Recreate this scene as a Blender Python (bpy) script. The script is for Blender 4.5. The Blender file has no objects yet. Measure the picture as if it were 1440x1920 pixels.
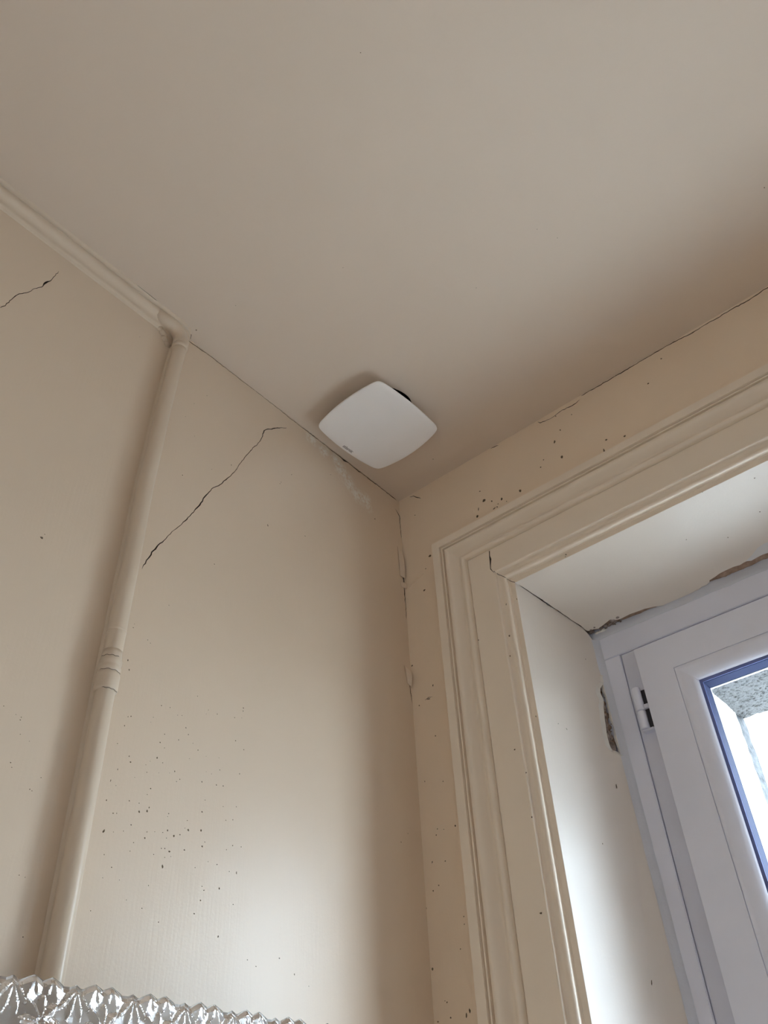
import bpy, bmesh, math, random
from mathutils import Vector, noise, geometry, Matrix
random.seed(7)
R = math.radians
H = 2.85
SC = bpy.context.scene
COL = SC.collection

# ---------------------------------------------------------------- camera, sky, light, exposure
cd = bpy.data.cameras.new('camera')
cd.sensor_fit = 'HORIZONTAL'; cd.sensor_width = 36.0; cd.lens = 36.0 * 1547.2 / 1440.0
cd.clip_start = 0.02
cam = bpy.data.objects.new('camera', cd); COL.objects.link(cam)
cam.location = (0.8974, -1.1968, H - 1.3275)
cam.rotation_euler = (R(130.9426), R(2.1642), R(40.1989))
SC.camera = cam

SKY_STRENGTH = 6.0
w = bpy.data.worlds.new('overcast_sky'); SC.world = w; w.use_nodes = True
wn = w.node_tree.nodes; wl = w.node_tree.links
bg = wn['Background']; bg.inputs['Color'].default_value = (0.845, 0.97, 1.12, 1); bg.inputs['Strength'].default_value = SKY_STRENGTH
pl = bpy.data.lights.new('window_portal', 'AREA'); pl.shape = 'RECTANGLE'; pl.size = 1.3; pl.size_y = 1.7
pl.cycles.is_portal = True
po = bpy.data.objects.new('window_portal', pl); COL.objects.link(po)
po.location = (0.91, 0.40, H - 1.16); po.rotation_euler = (R(-90), 0, 0)

vs = SC.view_settings
SC.display_settings.display_device = 'sRGB'
vs.view_transform = 'Standard'; vs.look = 'None'; vs.exposure = 1.54; vs.gamma = 1.0
vs.use_curve_mapping = False
SC.cycles.use_denoising = True
SC.cycles.use_adaptive_sampling = True; SC.cycles.adaptive_threshold = 0.02
SC.cycles.max_bounces = 12; SC.cycles.diffuse_bounces = 8; SC.cycles.glossy_bounces = 6
SC.cycles.transmission_bounces = 12; SC.cycles.transparent_max_bounces = 16
SC.cycles.caustics_refractive = True

# ---------------------------------------------------------------- measured layout (metres, on the real planes)
LEFT_CRACKS = [[(-0.3792, 2.8101, 0.0009), (-0.4125, 2.7823, 0.0022), (-0.4302, 2.7659, 0.0022), (-0.4404, 2.7524, 0.0024), (-0.4442, 2.7308, 0.0013), (-0.45, 2.713, 0.0013), (-0.4697, 2.6739, 0.0013), (-0.4812, 2.649, 0.0011), (-0.4894, 2.6287, 0.0011), (-0.4985, 2.603, 0.0011), (-0.5105, 2.5775, 0.0012), (-0.52, 2.5615, 0.0018), (-0.5318, 2.5411, 0.0016), (-0.5453, 2.5245, 0.0011), (-0.5501, 2.5142, 0.0013), (-0.5585, 2.4975, 0.0022), (-0.5681, 2.4696, 0.0022), (-0.5815, 2.4414, 0.0011), (-0.5922, 2.4185, 0.0022), (-0.5986, 2.4059, 0.0011), (-0.6117, 2.3851, 0.0009), (-0.6226, 2.362, 0.0009), (-0.6318, 2.347, 0.0017), (-0.6411, 2.327, 0.0024), (-0.6477, 2.3076, 0.0022), (-0.6534, 2.2917, 0.0015), (-0.6545, 2.2841, 0.0007)], [(-0.9786, 2.6023, 0.0012), (-0.9731, 2.6141, 0.0012), (-0.9686, 2.6352, 0.0011), (-0.9641, 2.652, 0.0011), (-0.9492, 2.6772, 0.0011), (-0.9414, 2.6957, 0.001), (-0.9346, 2.7068, 0.0015), (-0.9313, 2.7233, 0.003), (-0.9246, 2.7386, 0.0012), (-0.9192, 2.7712, 0.0009)], [(-0.648, 2.8444, 0.0028), (-0.6316, 2.8451, 0.0022), (-0.6052, 2.8508, 0.0015), (-0.5725, 2.8478, 0.0018), (-0.5349, 2.8512, 0.0017), (-0.496, 2.8522, 0.0017), (-0.484, 2.857, 0.0016), (-0.4708, 2.8499, 0.0014), (-0.4824, 2.8556, 0.0014), (-0.4405, 2.8522, 0.0014), (-0.388, 2.8481, 0.0019), (-0.3664, 2.8458, 0.0016), (-0.3447, 2.8463, 0.0015), (-0.3172, 2.8482, 0.0018), (-0.3016, 2.8491, 0.0036), (-0.2805, 2.8467, 0.0014), (-0.2605, 2.8495, 0.0017), (-0.243, 2.8456, 0.0024), (-0.2195, 2.8461, 0.0022), (-0.2076, 2.8463, 0.0036), (-0.1998, 2.8452, 0.0073), (-0.1895, 2.8476, 0.0031), (-0.1713, 2.8471, 0.0022), (-0.1577, 2.8488, 0.0037), (-0.1478, 2.8507, 0.0056), (-0.1372, 2.8514, 0.0025), (-0.1215, 2.851, 0.002), (-0.1089, 2.8483, 0.0035), (-0.096, 2.8515, 0.0025), (-0.0568, 2.8554, 0.0023), (-0.0357, 2.854, 0.0026), (-0.0108, 2.8458, 0.0026)], [(-0.0178, 2.8145, 0.001), (-0.0066, 2.8048, 0.0025), (0.0061, 2.7994, 0.0023), (0.0031, 2.7677, 0.0015), (0.0017, 2.7344, 0.0012)], [(-0.0012, 2.6762, 0.0018), (0.004, 2.6577, 0.0043), (-0.0008, 2.6176, 0.0042), (-0.0013, 2.607, 0.0024), (0.001, 2.5892, 0.0024), (-0.0027, 2.573, 0.003), (-0.0004, 2.5528, 0.0018), (-0.0013, 2.5107, 0.0012)], [(-0.0076, 2.3717, 0.0009), (-0.0051, 2.3423, 0.0017), (-0.0032, 2.3263, 0.0018), (-0.0013, 2.3105, 0.0009)]]
RIGHT_CRACKS = [[(0.9167, 2.8495, 0.0023), (0.8662, 2.8427, 0.0023), (0.8402, 2.8448, 0.0021), (0.8006, 2.8434, 0.0023), (0.7912, 2.8451, 0.0018), (0.7683, 2.8433, 0.0018), (0.7501, 2.8429, 0.0032), (0.7425, 2.8438, 0.0016), (0.7163, 2.8485, 0.0026), (0.702, 2.8515, 0.0016), (0.666, 2.8495, 0.0023), (0.6597, 2.8484, 0.0019), (0.6458, 2.8501, 0.0021), (0.6293, 2.8474, 0.0021), (0.5927, 2.8481, 0.0023), (0.5447, 2.8469, 0.0022), (0.5037, 2.8479, 0.002)], [(0.4981, 2.8402, 0.0009), (0.488, 2.8359, 0.0021), (0.4723, 2.8359, 0.0021), (0.4544, 2.839, 0.0019), (0.4378, 2.836, 0.0014), (0.4213, 2.8345, 0.0012), (0.3991, 2.8388, 0.0021), (0.3936, 2.8461, 0.0014)], [(0.29, 2.8439, 0.001), (0.2788, 2.8465, 0.0022), (0.2681, 2.8538, 0.0015)], [(0.0642, 2.8197, 0.001), (0.0552, 2.8285, 0.002), (0.0432, 2.841, 0.002), (0.032, 2.8444, 0.0015)], [(0.0497, 2.3064, 0.0009), (0.0392, 2.3081, 0.0015), (0.031, 2.3053, 0.0017)]]
LEFT_SPECKS = [(-0.5838, 2.0848, 0.0024, 0.0024), (-0.569, 2.0873, 0.002, 0.002), (-0.633, 2.0499, 0.0019, 0.0027), (-0.6287, 2.052, 0.0023, 0.0031), (-0.6358, 2.0358, 0.0023, 0.003), (-0.5939, 2.0632, 0.0016, 0.0016), (-0.5965, 2.055, 0.0012, 0.0012), (-0.5547, 2.0807, 0.0016, 0.0016), (-0.5471, 2.083, 0.0016, 0.0016), (-0.505, 2.1008, 0.0012, 0.0012), (-0.4848, 2.1082, 0.0017, 0.0029), (-0.5018, 2.1086, 0.0017, 0.0017), (-0.4356, 2.1366, 0.0034, 0.0034), (-0.4355, 2.1314, 0.0026, 0.0026), (-0.451, 2.1147, 0.0025, 0.0025), (-0.4371, 2.1193, 0.0013, 0.0013), (-0.5376, 2.0676, 0.0032, 0.0028), (-0.5321, 2.0592, 0.0028, 0.0032), (-0.5717, 2.046, 0.0024, 0.0024), (-0.5767, 2.0321, 0.0031, 0.0031), (-0.5473, 2.046, 0.0024, 0.0024), (-0.5224, 2.0493, 0.0016, 0.0016), (-0.5687, 2.0271, 0.0019, 0.0019), (-0.5122, 2.0425, 0.0032, 0.0024), (-0.4455, 2.0791, 0.0029, 0.0029), (-0.428, 2.0708, 0.0029, 0.0025), (-0.6209, 1.9982, 0.0023, 0.003), (-0.6173, 1.9914, 0.0038, 0.003), (-0.6413, 2.0089, 0.0023, 0.0015), (-0.578, 2.0097, 0.0031, 0.0039), (-0.5681, 2.006, 0.0023, 0.0023), (-0.5938, 1.9951, 0.0015, 0.0015), (-0.5881, 2.0017, 0.0011, 0.0011), (-0.5906, 1.9859, 0.0023, 0.0019), (-0.5721, 1.9906, 0.0012, 0.0012), (-0.6343, 1.9762, 0.0015, 0.0045), (-0.6074, 1.9737, 0.0011, 0.0011), (-0.6413, 1.9594, 0.0015, 0.0052), (-0.6324, 1.9556, 0.0015, 0.0015), (-0.5808, 1.9666, 0.0027, 0.003), (-0.5847, 1.9578, 0.0019, 0.0019), (-0.5467, 2.0005, 0.0023, 0.0039), (-0.5548, 1.9958, 0.0012, 0.0012), (-0.5369, 1.9923, 0.0023, 0.0023), (-0.5417, 1.9878, 0.0019, 0.0019), (-0.4991, 2.0, 0.0028, 0.004), (-0.4611, 2.0054, 0.0032, 0.0032), (-0.4732, 2.0032, 0.0024, 0.0032), (-0.4327, 2.032, 0.0025, 0.0033), (-0.4699, 2.0263, 0.0024, 0.0024), (-0.4841, 2.016, 0.0015, 0.0015), (-0.4937, 2.0163, 0.0012, 0.0012), (-0.4736, 2.0433, 0.0016, 0.0016), (-0.4966, 2.0381, 0.0012, 0.0012), (-0.5251, 2.0256, 0.0016, 0.0016), (-0.6421, 1.9341, 0.0022, 0.0029), (-0.6097, 1.9425, 0.0026, 0.0026), (-0.5948, 1.9436, 0.0022, 0.0022), (-0.5926, 1.933, 0.0041, 0.0045), (-0.5809, 1.937, 0.0038, 0.0053), (-0.5787, 1.9422, 0.0023, 0.0038), (-0.6296, 1.9212, 0.0033, 0.0022), (-0.6246, 1.9225, 0.0022, 0.0022), (-0.5475, 1.9427, 0.0023, 0.0023), (-0.5486, 1.9383, 0.0015, 0.0015), (-0.4904, 1.9767, 0.002, 0.002), (-0.4935, 1.9596, 0.0032, 0.0032), (-0.4577, 1.9766, 0.0018, 0.0018), (-0.4337, 1.9829, 0.0025, 0.0025), (-0.5163, 1.9418, 0.0027, 0.0016), (-0.6014, 1.9142, 0.003, 0.0022), (-0.6381, 1.8971, 0.0036, 0.0072), (-0.4381, 1.9631, 0.0024, 0.0024), (-0.4506, 1.9593, 0.002, 0.002), (-0.5457, 1.9214, 0.003, 0.0038), (-0.5128, 1.93, 0.0047, 0.0047), (-0.5188, 1.9311, 0.0019, 0.0019), (-0.4919, 1.9348, 0.0035, 0.0047), (-0.5253, 1.9208, 0.0031, 0.0027), (-0.5347, 1.9168, 0.0038, 0.0046), (-0.5527, 1.917, 0.0019, 0.0019), (-0.565, 1.9146, 0.0015, 0.0015), (-0.5766, 1.9116, 0.0019, 0.0026), (-0.6108, 1.9041, 0.0018, 0.0018), (-0.6246, 1.8996, 0.0015, 0.0015), (-0.5785, 1.9036, 0.003, 0.0037), (-0.5938, 1.8943, 0.0022, 0.0022), (-0.5459, 1.9115, 0.0019, 0.0019), (-0.5514, 1.8972, 0.0023, 0.0023), (-0.5463, 1.8982, 0.0023, 0.0023), (-0.5385, 1.8963, 0.0046, 0.0034), (-0.5153, 1.9037, 0.0035, 0.0027), (-0.487, 1.9148, 0.0039, 0.0039), (-0.4835, 1.9216, 0.002, 0.002), (-0.4347, 1.9285, 0.0028, 0.0028), (-0.4193, 1.9304, 0.0024, 0.0024), (-0.4451, 1.9205, 0.002, 0.002), (-0.5618, 1.8873, 0.0022, 0.0022), (-0.5445, 1.8876, 0.0019, 0.0019), (-0.5355, 1.8908, 0.0015, 0.0015), (-0.5969, 1.8833, 0.0018, 0.0018), (-0.6318, 1.871, 0.0018, 0.0032), (-0.5461, 1.8758, 0.0041, 0.0068), (-0.6186, 1.8593, 0.0022, 0.0022), (-0.495, 1.8859, 0.0019, 0.0019), (-0.4592, 1.8979, 0.0024, 0.0024), (-0.4746, 1.8981, 0.0016, 0.0016), (-0.4369, 1.8936, 0.0024, 0.0024), (-0.4242, 1.8947, 0.0028, 0.0064), (-0.4518, 1.8691, 0.0035, 0.0047), (-0.4806, 1.8656, 0.0023, 0.0023), (-0.4771, 1.8614, 0.0023, 0.0023), (-0.6051, 1.8477, 0.0015, 0.0015), (-0.6282, 1.8453, 0.0014, 0.0014), (-0.563, 1.8499, 0.0019, 0.0019), (-0.5911, 1.8279, 0.0018, 0.0018), (-0.4807, 1.8488, 0.0027, 0.0027), (-0.4258, 1.854, 0.0024, 0.0024), (-0.5243, 2.1222, 0.0021, 0.0021), (-0.8147, 2.2492, 0.0071, 0.0055), (-0.8118, 2.2566, 0.0024, 0.0016), (-0.6129, 2.6906, 0.002, 0.002), (-0.6122, 2.5082, 0.0028, 0.0028), (-0.5879, 2.7343, 0.0021, 0.0021), (-0.626, 2.6449, 0.002, 0.002), (-0.5116, 2.6047, 0.0025, 0.0051), (-0.554, 2.5635, 0.002, 0.002), (-0.5229, 2.3666, 0.0036, 0.0027), (-0.4125, 2.5193, 0.003, 0.008), (-0.3145, 2.5525, 0.0032, 0.0032), (-0.3858, 2.6479, 0.0021, 0.0032), (-0.3884, 2.6418, 0.0032, 0.0032), (-0.358, 2.6878, 0.0027, 0.0027), (-0.0957, 2.7339, 0.0048, 0.006), (-0.2425, 2.7689, 0.0029, 0.0035), (-0.6005, 2.6132, 0.002, 0.002), (-0.648, 2.815, 0.0024, 0.0024), (-0.6549, 2.8265, 0.0022, 0.0022), (-0.6503, 2.1818, 0.0028, 0.0024), (-0.6497, 2.1884, 0.0016, 0.0016), (-0.6236, 2.1736, 0.002, 0.0024), (-0.6183, 2.1706, 0.0018, 0.0018), (-0.649, 2.1292, 0.0024, 0.0047), (-0.6445, 2.116, 0.0023, 0.0047), (-0.5974, 2.2469, 0.0017, 0.0017), (-0.7487, 2.7575, 0.0021, 0.0021), (-0.0599, 2.0234, 0.003, 0.004), (-0.039, 2.0432, 0.0025, 0.0025), (-0.4807, 1.8487, 0.0031, 0.0031), (-0.4887, 1.8313, 0.0031, 0.0031), (-0.4763, 1.8619, 0.0016, 0.0016), (-0.4466, 1.8116, 0.0031, 0.0039), (-0.3943, 1.7922, 0.0024, 0.0024), (-0.3372, 1.8023, 0.0033, 0.0025), (-0.308, 1.787, 0.0025, 0.0042), (-0.3081, 1.7876, 0.0017, 0.0017), (-0.5413, 1.8122, 0.0022, 0.0022), (-0.7106, 1.7683, 0.002, 0.002), (-0.6361, 1.8076, 0.0018, 0.0021), (-0.5678, 1.823, 0.0022, 0.0022), (-0.2797, 1.7764, 0.0021, 0.0021), (-0.3788, 1.7869, 0.0024, 0.0024), (-0.7828, 1.9978, 0.0014, 0.0014), (-0.7756, 1.997, 0.0021, 0.0018), (-0.776, 1.9934, 0.0028, 0.0021), (-0.7713, 1.9767, 0.0018, 0.0018), (-0.7999, 2.0025, 0.0021, 0.0021), (-0.7736, 1.9411, 0.0028, 0.0021), (-0.7709, 1.9362, 0.0021, 0.0014), (-0.7431, 1.9186, 0.0021, 0.0021), (-0.7401, 1.9176, 0.0021, 0.0014), (-0.7331, 1.9356, 0.0021, 0.0018), (-0.7583, 1.9724, 0.0014, 0.0014), (-0.731, 1.8265, 0.0014, 0.0014), (-0.7238, 1.8258, 0.0014, 0.0014)]
RIGHT_SPECKS = [(0.2304, 2.7123, 0.0106, 0.0094), (0.2495, 2.6999, 0.0035, 0.007), (0.2737, 2.6907, 0.0058, 0.0092), (0.3201, 2.6867, 0.0069, 0.0114), (0.2141, 2.6981, 0.0035, 0.0105), (0.2086, 2.6805, 0.007, 0.0093), (0.2529, 2.6771, 0.0081, 0.0035), (0.2603, 2.6768, 0.0035, 0.0046), (0.2635, 2.6832, 0.0035, 0.0035), (0.2736, 2.6669, 0.0057, 0.0034), (0.2846, 2.6779, 0.0034, 0.0034), (0.2244, 2.7442, 0.0048, 0.0036), (0.4089, 2.6678, 0.0067, 0.0045), (0.4274, 2.658, 0.0033, 0.0033), (0.1945, 2.6669, 0.0081, 0.0035), (0.1038, 2.6664, 0.0142, 0.0047), (0.0752, 2.6423, 0.0095, 0.0071), (0.0516, 2.5606, 0.0081, 0.0058), (0.0431, 2.7802, 0.0038, 0.0038), (0.0605, 2.6147, 0.0035, 0.0035), (0.0158, 2.2995, 0.0033, 0.0033), (0.0486, 2.224, 0.0032, 0.0032), (0.0047, 2.3936, 0.0045, 0.0045), (-0.0344, 2.2563, 0.0033, 0.0033), (0.053, 2.3299, 0.0032, 0.0065), (0.0398, 2.3048, 0.0108, 0.0032), (0.4204, 2.7646, 0.0046, 0.0104), (0.4391, 2.7878, 0.0035, 0.0058), (0.4279, 2.714, 0.0068, 0.0091), (0.5273, 2.6966, 0.0067, 0.0044), (0.5166, 2.6716, 0.0044, 0.0143), (0.564, 2.6812, 0.0055, 0.0055), (0.6413, 2.7786, 0.0045, 0.0045), (0.4722, 2.8119, 0.0035, 0.0035), (0.437, 2.8327, 0.0036, 0.0036), (0.4087, 2.6678, 0.0067, 0.0045), (0.6822, 2.8231, 0.0046, 0.0046), (0.3772, 2.7185, 0.0046, 0.0046), (0.387, 2.7337, 0.0034, 0.0034), (0.0158, 2.1447, 0.0026, 0.0042), (0.0571, 2.1323, 0.0026, 0.0026), (0.0358, 2.0517, 0.0025, 0.0025), (0.0325, 2.0419, 0.003, 0.003), (0.0497, 2.0475, 0.002, 0.002), (0.0193, 1.9986, 0.0025, 0.005), (0.0471, 1.9939, 0.003, 0.0025), (0.0294, 1.9582, 0.003, 0.003), (0.017, 1.9521, 0.003, 0.0035), (0.0749, 2.0469, 0.004, 0.004), (-0.0005, 1.9272, 0.0025, 0.005), (0.0623, 1.8539, 0.0024, 0.0029), (0.0747, 1.9001, 0.0024, 0.0024), (0.0743, 1.8883, 0.0024, 0.0024), (0.0279, 1.7847, 0.0034, 0.0034), (0.0242, 1.7872, 0.0019, 0.0019), (0.0328, 1.7631, 0.0034, 0.0034), (0.0626, 1.7623, 0.0029, 0.0096), (0.0695, 1.7671, 0.0038, 0.0076), (0.0079, 1.7611, 0.0039, 0.0029), (0.0042, 1.8351, 0.0049, 0.0049), (-0.017, 1.8911, 0.002, 0.002)]
CEIL_SPECKS = [(0.5978, -0.819, 0.0027, 0.0027), (0.3319, -0.5662, 0.002, 0.002), (0.66, -0.3565, 0.0021, 0.0021), (0.9797, -0.201, 0.0032, 0.0043), (0.6416, -0.3951, 0.002, 0.002), (0.1255, -0.6405, 0.0021, 0.0021), (0.1497, -0.0597, 0.0037, 0.0037), (0.0267, -0.653, 0.0043, 0.0043), (0.585, 0.1127, 0.0024, 0.0024), (0.49, -0.368, 0.0021, 0.0021)]
CASING_SPECKS = [(0.1643, 2.401, 0.0042, 0.0053), (0.2499, 2.35, 0.0041, 0.0051), (0.2443, 2.3087, 0.003, 0.004), (0.1745, 2.4101, 0.0042, 0.0042), (0.1818, 2.3702, 0.0031, 0.0031), (0.2539, 2.4192, 0.0021, 0.0052), (0.2401, 2.0866, 0.0028, 0.0028), (0.2378, 2.013, 0.0028, 0.0028), (0.2278, 1.8707, 0.0054, 0.0036), (0.1374, 1.9383, 0.0038, 0.0038), (0.1381, 2.048, 0.0019, 0.0077), (0.1387, 2.0393, 0.0019, 0.0039), (0.1307, 2.0645, 0.0019, 0.0029), (0.172, 1.8503, 0.0028, 0.0028), (0.2249, 2.1324, 0.0038, 0.0029), (0.114, 2.1669, 0.004, 0.009), (0.1253, 2.122, 0.0025, 0.0139)]
SALT = [(-0.3028, 2.8314), (-0.2636, 2.8274), (-0.2254, 2.8221), (-0.2078, 2.8015), (-0.1813, 2.7871), (-0.1584, 2.7702), (-0.1292, 2.7734)]
SOFFIT_EDGE = [(0.3061, 0.1854), (0.3109, 0.1917), (0.3178, 0.196), (0.3268, 0.1953), (0.3358, 0.1989), (0.3419, 0.1972), (0.3542, 0.1938), (0.3689, 0.189), (0.3767, 0.1955), (0.3865, 0.1985), (0.3971, 0.1975), (0.4092, 0.1966), (0.4247, 0.198), (0.4389, 0.1986), (0.4572, 0.203), (0.4676, 0.2074), (0.4734, 0.2093), (0.4867, 0.2099), (0.5011, 0.2103), (0.5144, 0.2106), (0.523, 0.2084), (0.5304, 0.2105), (0.5425, 0.2073), (0.5489, 0.2078), (0.5566, 0.2046), (0.5659, 0.205), (0.5741, 0.2021), (0.576, 0.1971), (0.5878, 0.1949), (0.5989, 0.1916), (0.6134, 0.1904), (0.6276, 0.19), (0.638, 0.1923), (0.6481, 0.1902), (0.656, 0.1901), (0.6604, 0.1929), (0.6715, 0.1909), (0.6819, 0.1901), (0.6926, 0.1911), (0.7083, 0.1892)]
SEAL_EDGE = [(0.3151, 0.2152), (0.3261, 0.2148), (0.3393, 0.2157), (0.3572, 0.2107), (0.3655, 0.2069), (0.3752, 0.2069), (0.3812, 0.207), (0.3962, 0.2078), (0.4126, 0.2083), (0.4228, 0.2088), (0.4462, 0.2087), (0.4733, 0.2096), (0.5141, 0.2111), (0.5486, 0.2083), (0.5727, 0.2048), (0.5937, 0.2064), (0.6065, 0.2082), (0.6234, 0.208), (0.6422, 0.2076), (0.6561, 0.2087), (0.6682, 0.2068), (0.6764, 0.2064), (0.6847, 0.2081), (0.7004, 0.2067)]
FILLER = [(0.6513, 0.1886), (0.6674, 0.1806), (0.6822, 0.1706), (0.6956, 0.1674), (0.7129, 0.1684), (0.7029, 0.1902), (0.6926, 0.1911), (0.6819, 0.1901), (0.6715, 0.1909), (0.6604, 0.1929)]
SOFFIT_CRACK = [(0.2629, 0.0137, 0.001), (0.267, 0.0333, 0.0017), (0.2748, 0.0588, 0.0017), (0.2781, 0.0781, 0.0034), (0.2841, 0.1011, 0.0017), (0.2913, 0.1284, 0.0017), (0.2987, 0.1597, 0.0017), (0.3067, 0.1845, 0.0026)]
SOFFIT_SPECKS = [(0.3886, -0.0012, 0.0046, 0.0046), (0.3849, 0.0027, 0.0026, 0.0026), (0.7447, 0.0276, 0.0032, 0.0032), (0.7209, 0.0984, 0.0039, 0.0039), (0.588, 0.0863, 0.0026, 0.0026), (0.6505, 0.1214, 0.0032, 0.0032), (0.6605, 0.0062, 0.0026, 0.0026)]
JAMB_HOLE = [(0.21, 2.3429), (0.2089, 2.3344), (0.202, 2.3272), (0.2015, 2.3208), (0.2019, 2.3148), (0.1977, 2.3086), (0.187, 2.2962), (0.1835, 2.2849), (0.1852, 2.2783), (0.1881, 2.2732), (0.1865, 2.2656), (0.1829, 2.2563), (0.1802, 2.2428), (0.1775, 2.2294), (0.1764, 2.2189), (0.1749, 2.2095), (0.173, 2.1989), (0.1724, 2.1877), (0.1733, 2.177), (0.1745, 2.1697), (0.1781, 2.1651), (0.1858, 2.167), (0.1924, 2.1654), (0.2065, 2.1601), (0.203, 2.1712), (0.2015, 2.184), (0.1999, 2.1925), (0.2032, 2.209), (0.2061, 2.2245), (0.2004, 2.2345), (0.2034, 2.2527), (0.2026, 2.2643), (0.2043, 2.2791), (0.2019, 2.2904), (0.1977, 2.2964), (0.2015, 2.311), (0.2058, 2.3147), (0.2088, 2.3268), (0.2122, 2.3449)]
JAMB_SPECKS = [(0.0035, 2.4366, 0.0039, 0.0039), (0.168, 2.3562, 0.0046, 0.0046), (0.1477, 2.3057, 0.0039, 0.0039), (0.0703, 2.2519, 0.0026, 0.0026), (0.0713, 2.1822, 0.0026, 0.0026), (0.1693, 2.0975, 0.0032, 0.0097), (0.1018, 1.9855, 0.0032, 0.0032), (0.1429, 1.7859, 0.0032, 0.0097), (0.0007, 2.1868, 0.0039, 0.0039), (0.0532, 2.1867, 0.0026, 0.0026), (0.0721, 2.1804, 0.0026, 0.0026), (0.138, 2.2518, 0.0026, 0.0026), (0.1403, 2.2359, 0.0026, 0.0026), (0.1481, 2.307, 0.0032, 0.0032)]
JAMB_CHECK = [(0.3187, 0.2162, -0.4387), (0.3202, 0.2064, -0.7093), (0.327, 0.21, -1.1093), (0.267, 0.0039, -0.6177)]
SEAL_FRAME = [(0.3258, 0.209, -0.4412), (0.5095, 0.209, -0.4426), (0.6782, 0.209, -0.4407)]
SEAL_JAMB_R = [(0.3278, 0.209, -0.4893), (0.334, 0.209, -0.7138), (0.3384, 0.209, -1.1109)]
VENT = [(0.045, -0.3376, -0.036), (0.2219, -0.3419, -0.036), (0.2371, -0.1569, -0.036), (0.0576, -0.1515, -0.036)]
VENT_SIDE_MID = [(0.1371, -0.3512, -0.036), (0.2371, -0.2609, -0.036), (0.1435, -0.1374, -0.036), (0.0398, -0.2409, -0.036)]
VENT_TEXT = [(0.0456, -0.2533, -0.036), (0.0484, -0.2241, -0.036), (0.0513, -0.257, -0.036)]
VENT_HOLE = [(0.2145, -0.2726, 0.0), (0.2205, -0.2533, 0.0), (0.2194, -0.2321, 0.0)]
HRUN_TOP = [(0.0177, -1.0532, 0.0), (0.0167, -0.9605, 0.0), (0.0128, -0.8567, 0.0), (0.0174, -0.7698, 0.0), (0.0258, -0.6889, 0.0), (0.0166, -0.6604, 0.0), (0.0026, -0.6474, 0.0)]
COUP = [(0.03, -0.6725, -0.749), (0.03, -0.6754, -0.7638), (0.03, -0.6748, -0.7871), (0.03, -0.6895, -0.7562), (0.03, -0.6759, -0.7065)]
ELBOW = [(0.02, -0.7319, -0.0175), (0.02, -0.7004, -0.0184), (0.02, -0.6638, -0.0314), (0.02, -0.6662, -0.0743), (0.02, -0.6913, -0.0745), (0.02, -0.6631, -0.095)]
FRIEZE_CRACK = [(0.1923, 2.5663, 0.001), (0.2033, 2.5675, 0.002), (0.2194, 2.5672, 0.002), (0.2298, 2.5651, 0.0017), (0.2353, 2.5615, 0.002), (0.2338, 2.5471, 0.0027), (0.2345, 2.5385, 0.0049), (0.2324, 2.5246, 0.0025), (0.2317, 2.5155, 0.002), (0.2377, 2.5031, 0.0017)]
MOULD_CRACK = [(0.2343, -0.012, -0.3419), (0.2473, -0.012, -0.3578), (0.2572, -0.012, -0.3758), (0.2667, -0.012, -0.387), (0.2764, -0.012, -0.3956)]
HINGE = [(0.3802, 0.2015, -0.5728), (0.3782, 0.2015, -0.6202), (0.3805, 0.2015, -0.6568)]
CHIPS = [(0.3408, 0.2094), (0.3266, 0.2105), (0.3331, 0.21), (0.3184, 0.2118)]
VENT_ANGLE = -2.6
LOGO = (0.0470, -0.2560)


# ---------------------------------------------------------------- materials
def new_mat(name):
    m = bpy.data.materials.new(name); m.use_nodes = True
    nt = m.node_tree
    return m, nt, nt.nodes['Principled BSDF']

def N(nt, kind, **kw):
    n = nt.nodes.new(kind)
    for k, v in kw.items():
        if k in n.inputs: n.inputs[k].default_value = v
        else: setattr(n, k, v)
    return n

def ramp(nt, p0, c0, p1, c1):
    r = nt.nodes.new('ShaderNodeValToRGB')
    e = r.color_ramp.elements
    e[0].position = p0; e[0].color = c0; e[1].position = p1; e[1].color = c1
    return r

def g(v): return (v, v, v, 1)

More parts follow.
